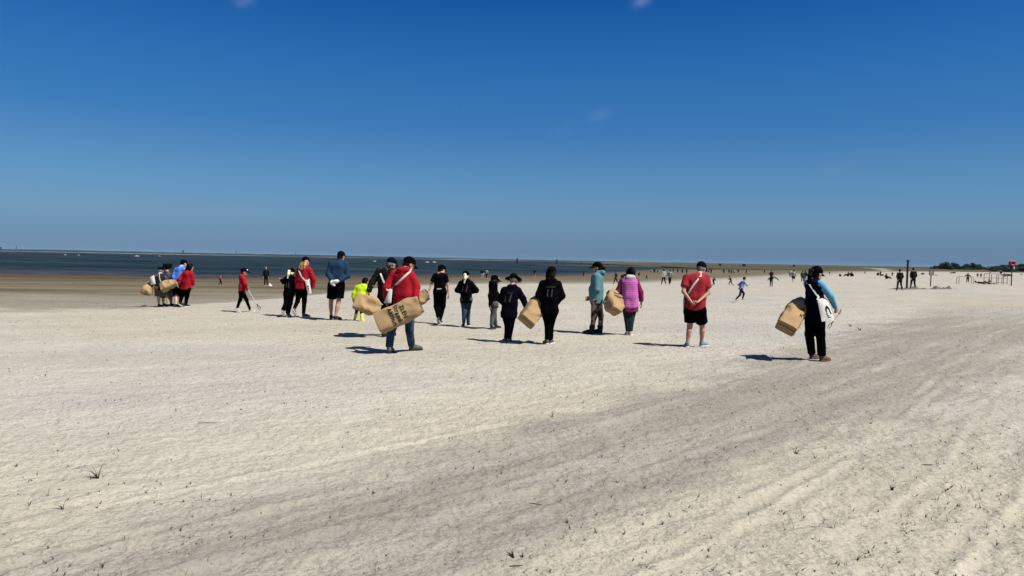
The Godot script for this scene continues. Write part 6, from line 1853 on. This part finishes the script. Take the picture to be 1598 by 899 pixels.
	litter_picker("white litter picker with a dark claw held by the child in the red hooded top", Vector3(-7.835, 0.691, -22.055), Vector3(-7.589, 0.232, -22.175), stick, grip_mat, 0.75)
	litter_picker("thin grey litter picker in the right hand of the navy vest wearer", Vector3(5.896, 0.848, -13.381), Vector3(5.743, 0.703, -13.281), paint("grey_tube", lin(0.0372, 0.0372, 0.0372), 0.4, 0, 0.5), grip_mat, 0.5)
	# white gloves behind the back of the petrol sweater
	var at := Vector3(-4.744, 1.015, -19.847)
	var F := Field.new(Vector3(-0.16, -0.14, -0.06), Vector3(0.16, 0.14, 0.06), 0.01)
	F.cap(Vector3(-0.07, 0.0, 0), Vector3(0.06, 0.03, 0), 0.05, 0.055, 0.03)
	F.cap(Vector3(-0.06, -0.02, 0), Vector3(-0.0, -0.07, 0.01), 0.045, 0.035, 0.03)
	for k in 4:
		F.cap(Vector3(0.04, 0.05 - k * 0.022, 0.01), Vector3(0.11, 0.085 - k * 0.024, 0.015), 0.014, 0.011, 0.008)
	var o := piece("work_gloves", shell(F.net(), func(q: Vector3, n: Vector3) -> Vector3: return q + n * 0.012 * soft.get_noise_3d(q.x * 700, q.y * 700, q.z * 700)), paint("white_glove", lin(0.5616, 0.5538, 0.546)), self)
	o.position = at
	tag(o, "bundle of white work gloves held behind the petrol blue sweater", "gloves")
	# badges and bands on the caps
	cap_mark(picker_child, "cap_badge", Vector3(0.035, 0.085, -0.085), 0.03, print_white)
	cap_mark(turning_boy, "cap_badge", Vector3(0.0, 0.085, -0.09), 0.028, print_white)
	cap_mark(hoodie_man, "cap_badge", Vector3(0.02, 0.075, 0.105), 0.012, print_white)
	cap_mark(blond_girl, "cap_badge", Vector3(0.0, 0.085, 0.1), 0.034, print_white)
	cap_mark(tall_hoodie, "cap_badge", Vector3(-0.01, 0.07, 0.105), 0.012, print_grey)

func cap_mark(who: Dictionary, called: String, at: Vector3, r: float, mat: Material) -> void:
	var pts := func(row: int, c: int) -> Vector3:
		var a := TAU * c / 12.0
		var rr := r * row / 4.0
		var n := Vector3(at.x, (at.y - 0.042) * 0.9, at.z - 0.01).normalized()
		var u := Vector3.UP.cross(n).normalized()
		var v := n.cross(u)
		var q := at + u * cos(a) * rr + v * sin(a) * rr * 0.8
		var e := (q - Vector3(0, 0.042, 0.01)) / Vector3(0.087, 0.094, 0.11)
		return Vector3(0, 0.042, 0.01) + e.normalized() * 1.035 * Vector3(0.087, 0.094, 0.11)
	var o := piece(called, sheet(5, 12, pts, true), mat, who.root.get_node("cap"))
	o.position = Vector3.ZERO

func litter_picker(label: String, a: Vector3, b: Vector3, tube_mat: Material, grip_mat: Material, k := 1.0) -> void:
	var root := thing("litter_picker", label, "litter picker", a, "litter pickers")
	var d := (b - a)
	var u := d.normalized()
	var side := u.cross(Vector3(0, 0, 1)).normalized()
	piece("tube", tube([Vector3.ZERO, d], [0.013 * k, 0.012 * k], 8), tube_mat, root)
	piece("handle", tube([u * -0.1 + side * 0.02, u * -0.04, u * 0.03], [0.016 * k, 0.02 * k, 0.016 * k], 8), grip_mat, root)
	piece("trigger", tube([u * 0.02, u * 0.0 + side * 0.05 * k, u * -0.05 + side * 0.055 * k], [0.008 * k, 0.008 * k, 0.006 * k], 6), grip_mat, root)
	piece("collar", tube([d - u * 0.02, d + u * 0.05], [0.022 * k, 0.024 * k], 8), grip_mat, root)
	for s in [-1.0, 1.0]:
		piece("claw", tube([d + u * 0.04, d + u * 0.08 + side * s * 0.045 * k, d + u * 0.15 + side * s * 0.04 * k, d + u * 0.17 + side * s * 0.02 * k], [0.014 * k, 0.014 * k, 0.012 * k, 0.01 * k], 7), grip_mat, root)

func drawing(root: Node3D, surf: Callable, n: Vector3) -> void:
	var ink: Material = mat_cache["black_print"]
	var parts := []
	var mark := func(pts: Array, w: float) -> void:
		var l := []
		var r := []
		var ups := []
		for i in pts.size():
			var d: Vector2 = (pts[mini(i + 1, pts.size() - 1)] - pts[maxi(i - 1, 0)]).normalized()
			var s := Vector2(-d.y, d.x) * w * (0.35 + 0.65 * sin(PI * (i + 0.5) / pts.size()))
			var p: Vector2 = pts[i]
			l.append(surf.call(p.x + s.x, p.y + s.y, 1.0) + n * 0.005)
			r.append(surf.call(p.x - s.x, p.y - s.y, 1.0) + n * 0.005)
			ups.append(n)
		parts.append([strip(l, r, ups, 0.003), Transform3D.IDENTITY])
	mark.call([Vector2(0.44, 0.6), Vector2(0.42, 0.5), Vector2(0.46, 0.4), Vector2(0.56, 0.34), Vector2(0.66, 0.37), Vector2(0.73, 0.46), Vector2(0.76, 0.58), Vector2(0.86, 0.68)], 0.07)
	mark.call([Vector2(0.38, 0.68), Vector2(0.45, 0.66), Vector2(0.5, 0.69)], 0.03)
	mark.call([Vector2(0.4, 0.76), Vector2(0.5, 0.75), Vector2(0.6, 0.77)], 0.018)
	mark.call([Vector2(0.46, 0.83), Vector2(0.6, 0.83), Vector2(0.74, 0.82)], 0.018)
	piece("drawing", join(parts), ink, root)

func small_marks(root: Node3D, surf: Callable, n: Vector3) -> void:
	var ink: Material = mat_cache["black_print"]
	var parts := []
	for k in [[0.35, 0.42, 0.7, 0.45, 0.04], [0.4, 0.56, 0.68, 0.6, 0.03], [0.4, 0.72, 0.62, 0.74, 0.02]]:
		var l := []
		var r := []
		var ups := []
		for i in 5:
			var t := i / 4.0
			l.append(surf.call(lerpf(k[0], k[2], t), lerpf(k[1], k[3], t) + k[4], 1.0) + n * 0.005)
			r.append(surf.call(lerpf(k[0], k[2], t), lerpf(k[1], k[3], t) - k[4], 1.0) + n * 0.005)
			ups.append(n)
		parts.append([strip(l, r, ups, 0.003), Transform3D.IDENTITY])
	piece("print", join(parts), ink, root)

# ---------------------------------------------------------------- everyone else on the beach
func build_far_people() -> void:
	far_person("small child in a pink jacket walking on the wet flats", Vector3(-21.506, 0, -54.878), 0.90, "walk", 60, lin(0.4683, 0.0248, 0.0992), lin(0.00434, 0.00434, 0.005208), false, lin(0.002604, 0.00217, 0.001953))
	far_person("dark clothed person standing alone on the wet flats beside a small white bundle", Vector3(-18.777, 0, -56.776), 1.49, "stand", 170, lin(0.00217, 0.002604, 0.003472), lin(0.002604, 0.002604, 0.003255), false, lin(0.124, 0.1116, 0.0992))
	far_person("person in a dark top and white shorts at the edge of the water", Vector3(-4.937, 0, -122.605), 1.48, "stand", 0, lin(0.002604, 0.00434, 0.00651), lin(0.4683, 0.4403, 0.3999), true, lin(0.002604, 0.00217, 0.001953))
	far_person("person in pale grey top and dark trousers at the water beside white shorts", Vector3(-4.01, 0, -115.699), 1.49, "walk", 30, lin(0.248, 0.248, 0.248), lin(0.002604, 0.002604, 0.003472), false, lin(0.002604, 0.00217, 0.001953))
	far_person("lone dark figure at the water edge left of the tall dark hoodie", Vector3(4.558, 0, -150.639), 1.49, "stand", 20, lin(0.00217, 0.003906, 0.004774), lin(0.186, 0.124, 0.0992), true, lin(0.002604, 0.00217, 0.001953))
	far_person("lone dark figure bending at the water edge left of the turquoise jacket", Vector3(14.997, 0, -156.788), 1.01, "stand", 60, lin(0.002604, 0.003906, 0.00434), lin(0.00434, 0.00434, 0.00434), false, lin(0.002604, 0.00217, 0.001953))
	far_person("dark figure walking between the turquoise jacket and the pink vest", Vector3(11.161, 0, -80.095), 1.38, "walk", -50, lin(0.002604, 0.003906, 0.003472), lin(0.002604, 0.003906, 0.003472), false, lin(0.002604, 0.00217, 0.001953))
	far_person("dark figure stooping just left of the pale hood of the pink vest", Vector3(12.197, 0, -82.204), 1.61, "bend", 60, lin(0.002604, 0.00217, 0.003038), lin(0.00651, 0.002604, 0.003472), false, lin(0.002604, 0.00217, 0.001953))
	far_person("small dark figure just right of the pink vest wearer's head", Vector3(24.572, 0, -144.459), 0.93, "walk", 40, lin(0.002604, 0.003038, 0.003906), lin(0.002604, 0.002604, 0.003038), false, lin(0.002604, 0.00217, 0.001953))
	far_person("dark figure stooping on the flats right of the pink vest", Vector3(20.638, 0, -114.332), 0.74, "walk", -40, lin(0.002604, 0.002604, 0.003472), lin(0.002604, 0.002604, 0.003038), false, lin(0.002604, 0.00217, 0.001953))
	far_person("person in pale hooded top, left of the pale pair near the red shirt", Vector3(15.849, 0, -77.886), 1.64, "walk", -15, lin(0.2604, 0.2604, 0.248), lin(0.002604, 0.002604, 0.003472), false, lin(0.002604, 0.00217, 0.001953))
	far_person("person in pale grey top, right of the pale pair walking near the red shirt", Vector3(16.161, 0, -76.345), 1.58, "walk", 25, lin(0.2108, 0.2108, 0.2046), lin(0.00217, 0.00217, 0.002604), false, lin(0.002604, 0.00217, 0.001953))
	far_person("pale figure in the shallow water, leftmost of three above the pink vest's right arm", Vector3(42.622, 0, -228.779), 1.18, "stand", 0, lin(0.248, 0.2604, 0.2604), lin(0.062, 0.0744, 0.0806), false, lin(0.002604, 0.00217, 0.001953))
	far_person("dark figure in the shallow water, middle of three above the pink vest's right arm", Vector3(40.341, 0, -211.623), 1.37, "stand", 0, lin(0.00217, 0.003038, 0.00434), lin(0.00217, 0.003038, 0.00434), false, lin(0.002604, 0.00217, 0.001953))
	far_person("slight dark figure in the shallow water, rightmost of three above the pink vest's right arm", Vector3(42.845, 0, -219.815), 0.95, "stand", 0, lin(0.00651, 0.00868, 0.01085), lin(0.00434, 0.00434, 0.00651), false, lin(0.002604, 0.00217, 0.001953))
	far_person("dark figure far off just right of the pale walking pair", Vector3(53.949, 0, -249.815), 1.29, "arms", 20, lin(0.002604, 0.003038, 0.00434), lin(0.002604, 0.002604, 0.003038), false, lin(0.002604, 0.00217, 0.001953))
	far_person("dark figure far off, left of the red shirt's shoulder", Vector3(50.993, 0, -229.701), 1.28, "stand", 0, lin(0.00434, 0.005208, 0.00651), lin(0.002604, 0.002604, 0.003038), false, lin(0.002604, 0.00217, 0.001953))
	far_person("dark figure far off, touching the left shoulder of the red shirt", Vector3(48.357, 0, -212.052), 1.28, "stand", 20, lin(0.002604, 0.003038, 0.00434), lin(0.002604, 0.002604, 0.003038), false, lin(0.002604, 0.00217, 0.001953))
	far_person("dark figure far off, nearer the navy cap", Vector3(47.786, 0, -204.15), 1.41, "arms", -20, lin(0.002604, 0.002604, 0.003472), lin(0.002604, 0.002604, 0.003038), false, lin(0.002604, 0.00217, 0.001953))
	far_person("dark stooping figure far off right of the navy cap", Vector3(59.461, 0, -222.922), 1.80, "bend", -30, lin(0.002604, 0.003038, 0.003472), lin(0.002604, 0.002604, 0.003038), false, lin(0.002604, 0.00217, 0.001953))
	far_person("pale figure far off right of the navy cap", Vector3(61.085, 0, -232.014), 1.20, "stand", 0, lin(0.186, 0.1984, 0.186), lin(0.0372, 0.0434, 0.0372), false, lin(0.002604, 0.00217, 0.001953))
	far_person("child in dark red running right of the red shirt's shoulder", Vector3(18.671, 0, -69.084), 0.92, "run", 70, lin(0.01085, 0.00434, 0.00434), lin(0.003255, 0.002604, 0.002604), false, lin(0.002604, 0.00217, 0.001953))
	far_person("dark clothed child running to the left on the sand, left of the larger running girl", Vector3(20.757, 0, -70.621), 1.03, "run", -75, lin(0.007595, 0.007595, 0.00651), lin(0.003255, 0.003255, 0.003255), false, lin(0.002604, 0.00217, 0.001953))
	far_person("brown haired child in pale blue top running right, largest of the runners", Vector3(10.257, 0, -33.358), 1.18, "run", 78, lin(0.186, 0.2232, 0.3999), lin(0.00434, 0.003906, 0.004774), false, lin(0.01085, 0.00651, 0.00434))
	far_person("dark figure far off, leftmost of the row above the running children", Vector3(61.062, 0, -215.047), 1.30, "stand", 0, lin(0.002604, 0.003038, 0.003906), lin(0.002604, 0.002604, 0.003038), false, lin(0.002604, 0.00217, 0.001953))
	far_person("brownish figure far off, second in the row above the running children", Vector3(62.793, 0, -215.909), 1.21, "stand", 0, lin(0.00651, 0.006076, 0.005208), lin(0.002604, 0.002604, 0.003038), false, lin(0.002604, 0.00217, 0.001953))
	far_person("dark stooping figure far off, third in the row above the running children", Vector3(61.048, 0, -207.448), 1.55, "bend", 50, lin(0.002604, 0.003038, 0.003906), lin(0.002604, 0.002604, 0.003038), false, lin(0.002604, 0.00217, 0.001953))
	far_person("white topped figure far off, fourth in the row above the running children", Vector3(59.463, 0, -199.718), 1.29, "walk", 30, lin(0.3367, 0.3367, 0.3367), lin(0.031, 0.031, 0.0372), false, lin(0.002604, 0.00217, 0.001953))
	far_person("dark figure far off, fifth in the row above the running children", Vector3(68.563, 0, -226.068), 1.26, "stand", 0, lin(0.002604, 0.003038, 0.003906), lin(0.002604, 0.002604, 0.003038), false, lin(0.002604, 0.00217, 0.001953))
	far_person("dark figure far off leaning to the left, last in the row above the running children", Vector3(63.231, 0, -201.323), 1.30, "walk", -60, lin(0.002604, 0.002604, 0.003038), lin(0.002604, 0.002604, 0.003038), false, lin(0.002604, 0.00217, 0.001953))
	far_person("dark figure far off, left of the pair above the stooping digger", Vector3(78.081, 0, -230.636), 1.09, "stand", 0, lin(0.01085, 0.01085, 0.01085), lin(0.003255, 0.003255, 0.003906), false, lin(0.002604, 0.00217, 0.001953))
	far_person("person in a black top stooping with both arms out, left of the navy vest", Vector3(24.489, 0, -70.341), 1.42, "dig", 175, lin(0.002604, 0.002387, 0.002604), lin(0.01085, 0.009765, 0.009765), false, lin(0.002604, 0.00217, 0.001953))
	far_person("dark figure standing directly behind the stooping digger", Vector3(39.935, 0, -114.802), 1.48, "stand", 0, lin(0.00434, 0.004774, 0.004774), lin(0.00434, 0.00434, 0.004774), false, lin(0.002604, 0.00217, 0.001953))
	far_person("person in a white top, left of the pair nearest the navy vest's cap", Vector3(54.187, 0, -145.056), 1.56, "stand", 10, lin(0.279, 0.2901, 0.2901), lin(0.01085, 0.01085, 0.01193), false, lin(0.002604, 0.00217, 0.001953))
	far_person("person walking in pale top and dark shorts, left of the navy vest", Vector3(35.856, 0, -94.944), 1.59, "walk", 20, lin(0.2356, 0.2232, 0.2108), lin(0.003038, 0.003038, 0.003472), true, lin(0.002604, 0.00217, 0.001953))
	far_person("person in a grey green top, left of the pair touching the navy vest's cap", Vector3(38.859, 0, -99.612), 1.50, "stand", 15, lin(0.0558, 0.0682, 0.062), lin(0.00651, 0.00868, 0.007595), false, lin(0.002604, 0.00217, 0.001953))
	far_person("person in black, right of the pair touching the navy vest's cap", Vector3(39.202, 0, -99.612), 1.54, "stand", -15, lin(0.003255, 0.003255, 0.003472), lin(0.124, 0.124, 0.1178), false, lin(0.002604, 0.00217, 0.001953))
	far_person("tiny figure on the sand right of the navy vest's cap", Vector3(91.773, 0, -215.491), 0.74, "stand", 0, lin(0.00434, 0.00434, 0.00434), lin(0.01085, 0.00868, 0.00868), false, lin(0.002604, 0.00217, 0.001953))
	far_person("tiny dark figure sitting alone, leftmost of three on the flat sand", Vector3(72.566, 0, -164.858), 1.22, "sit", 40, lin(0.00434, 0.003906, 0.003906), lin(0.00434, 0.00434, 0.004774), false, lin(0.002604, 0.00217, 0.001953))
	far_person("dark figure sitting on the sand, left one of a close pair", Vector3(74.643, 0, -165.85), 1.96, "sit", -30, lin(0.00217, 0.00217, 0.002604), lin(0.00217, 0.00217, 0.002604), false, lin(0.002604, 0.00217, 0.001953))
	far_person("dark figure sitting on the sand, right one of a close pair", Vector3(75.873, 0, -166.515), 1.97, "sit", 40, lin(0.00217, 0.00217, 0.002604), lin(0.00217, 0.00217, 0.002604), false, lin(0.002604, 0.00217, 0.001953))
	far_person("tiny lone figure standing by the foot of the dune left of the sand path", Vector3(111.781, 0, -236.247), 0.81, "stand", 0, lin(0.00651, 0.005425, 0.00434), lin(0.00434, 0.00434, 0.00434), false, lin(0.002604, 0.00217, 0.001953))
	far_person("dark figure sitting below the sand path, left of two", Vector3(94.012, 0, -191.525), 1.66, "sit", 20, lin(0.002604, 0.002604, 0.003038), lin(0.002604, 0.002604, 0.003038), false, lin(0.002604, 0.00217, 0.001953))
	far_person("dark figure standing below the sand path, right of two", Vector3(99.122, 0, -200.535), 1.12, "stand", 0, lin(0.002604, 0.002604, 0.003038), lin(0.002604, 0.002604, 0.003038), false, lin(0.002604, 0.00217, 0.001953))
	far_person("figure sitting on the sand left of the tall post, with knees up", Vector3(65.699, 0, -130.482), 1.75, "sit", 80, lin(0.01085, 0.01085, 0.009765), lin(0.002604, 0.002604, 0.003038), false, lin(0.002604, 0.00217, 0.001953))
	far_person("small dark figure standing left of the walkers at the tall post", Vector3(91.487, 0, -179.301), 1.00, "stand", 0, lin(0.00434, 0.00434, 0.00434), lin(0.00434, 0.00434, 0.00434), false, lin(0.002604, 0.00217, 0.001953))
	far_person("walker in dark clothes with a bag, left of the tall post", Vector3(28.516, 0, -54.79), 1.63, "walk", 5, lin(0.004774, 0.00434, 0.00434), lin(0.00434, 0.003906, 0.003689), false, lin(0.00868, 0.00434, 0.003255))
	far_person("walker in a dark brown shirt and hat, right of the tall post", Vector3(33.329, 0, -61.897), 1.81, "walk", 8, lin(0.004774, 0.004123, 0.002604), lin(0.00434, 0.003906, 0.002604), false, lin(0.002604, 0.00217, 0.001953))
	far_person("dark figure climbing on the rounded bars", Vector3(60.327, 0, -98.634), 1.27, "arms", 20, lin(0.003472, 0.003472, 0.003906), lin(0.00434, 0.00434, 0.00434), false, lin(0.002604, 0.00217, 0.001953))
	far_person("dark figure standing under the trees, left of a twin figure", Vector3(100.151, 0, -160.321), 0.97, "stand", 0, lin(0.002604, 0.00217, 0.002604), lin(0.186, 0.186, 0.1736), false, lin(0.002604, 0.00217, 0.001953))
	far_person("dark figure standing under the trees, right of a twin figure", Vector3(101.286, 0, -160.963), 0.97, "stand", 0, lin(0.002604, 0.00217, 0.002604), lin(0.186, 0.186, 0.1736), false, lin(0.002604, 0.00217, 0.001953))
	far_person("dark figure lying on the sand left of the climbing frame", Vector3(54.589, 0, -86.442), 1.70, "lie", 90, lin(0.00217, 0.00217, 0.002604), lin(0.00217, 0.00217, 0.002604), false, lin(0.002604, 0.00217, 0.001953))
	far_person("dark figure sitting propped up at the left foot of the climbing frame", Vector3(54.709, 0, -85.583), 1.19, "sit", -90, lin(0.00217, 0.00217, 0.002604), lin(0.00217, 0.00217, 0.002604), false, lin(0.002604, 0.00217, 0.001953))
	far_person("small dark figure far behind the left end of the climbing frame", Vector3(190.644, 0, -297.307), 1.02, "stand", 0, lin(0.003038, 0.003038, 0.003038), lin(0.003038, 0.003038, 0.003038), false, lin(0.002604, 0.00217, 0.001953))
	far_person("figure in a white cap and dark top far behind the climbing frame", Vector3(148.308, 0, -226.098), 1.46, "stand", 20, lin(0.00651, 0.007595, 0.00868), lin(0.124, 0.124, 0.124), false, lin(0.3367, 0.3367, 0.313))
	far_person("figure in white and dark behind the right end of the climbing frame", Vector3(123.558, 0, -186.998), 1.77, "sit", 30, lin(0.155, 0.155, 0.155), lin(0.003472, 0.003472, 0.003906), false, lin(0.002604, 0.00217, 0.001953))
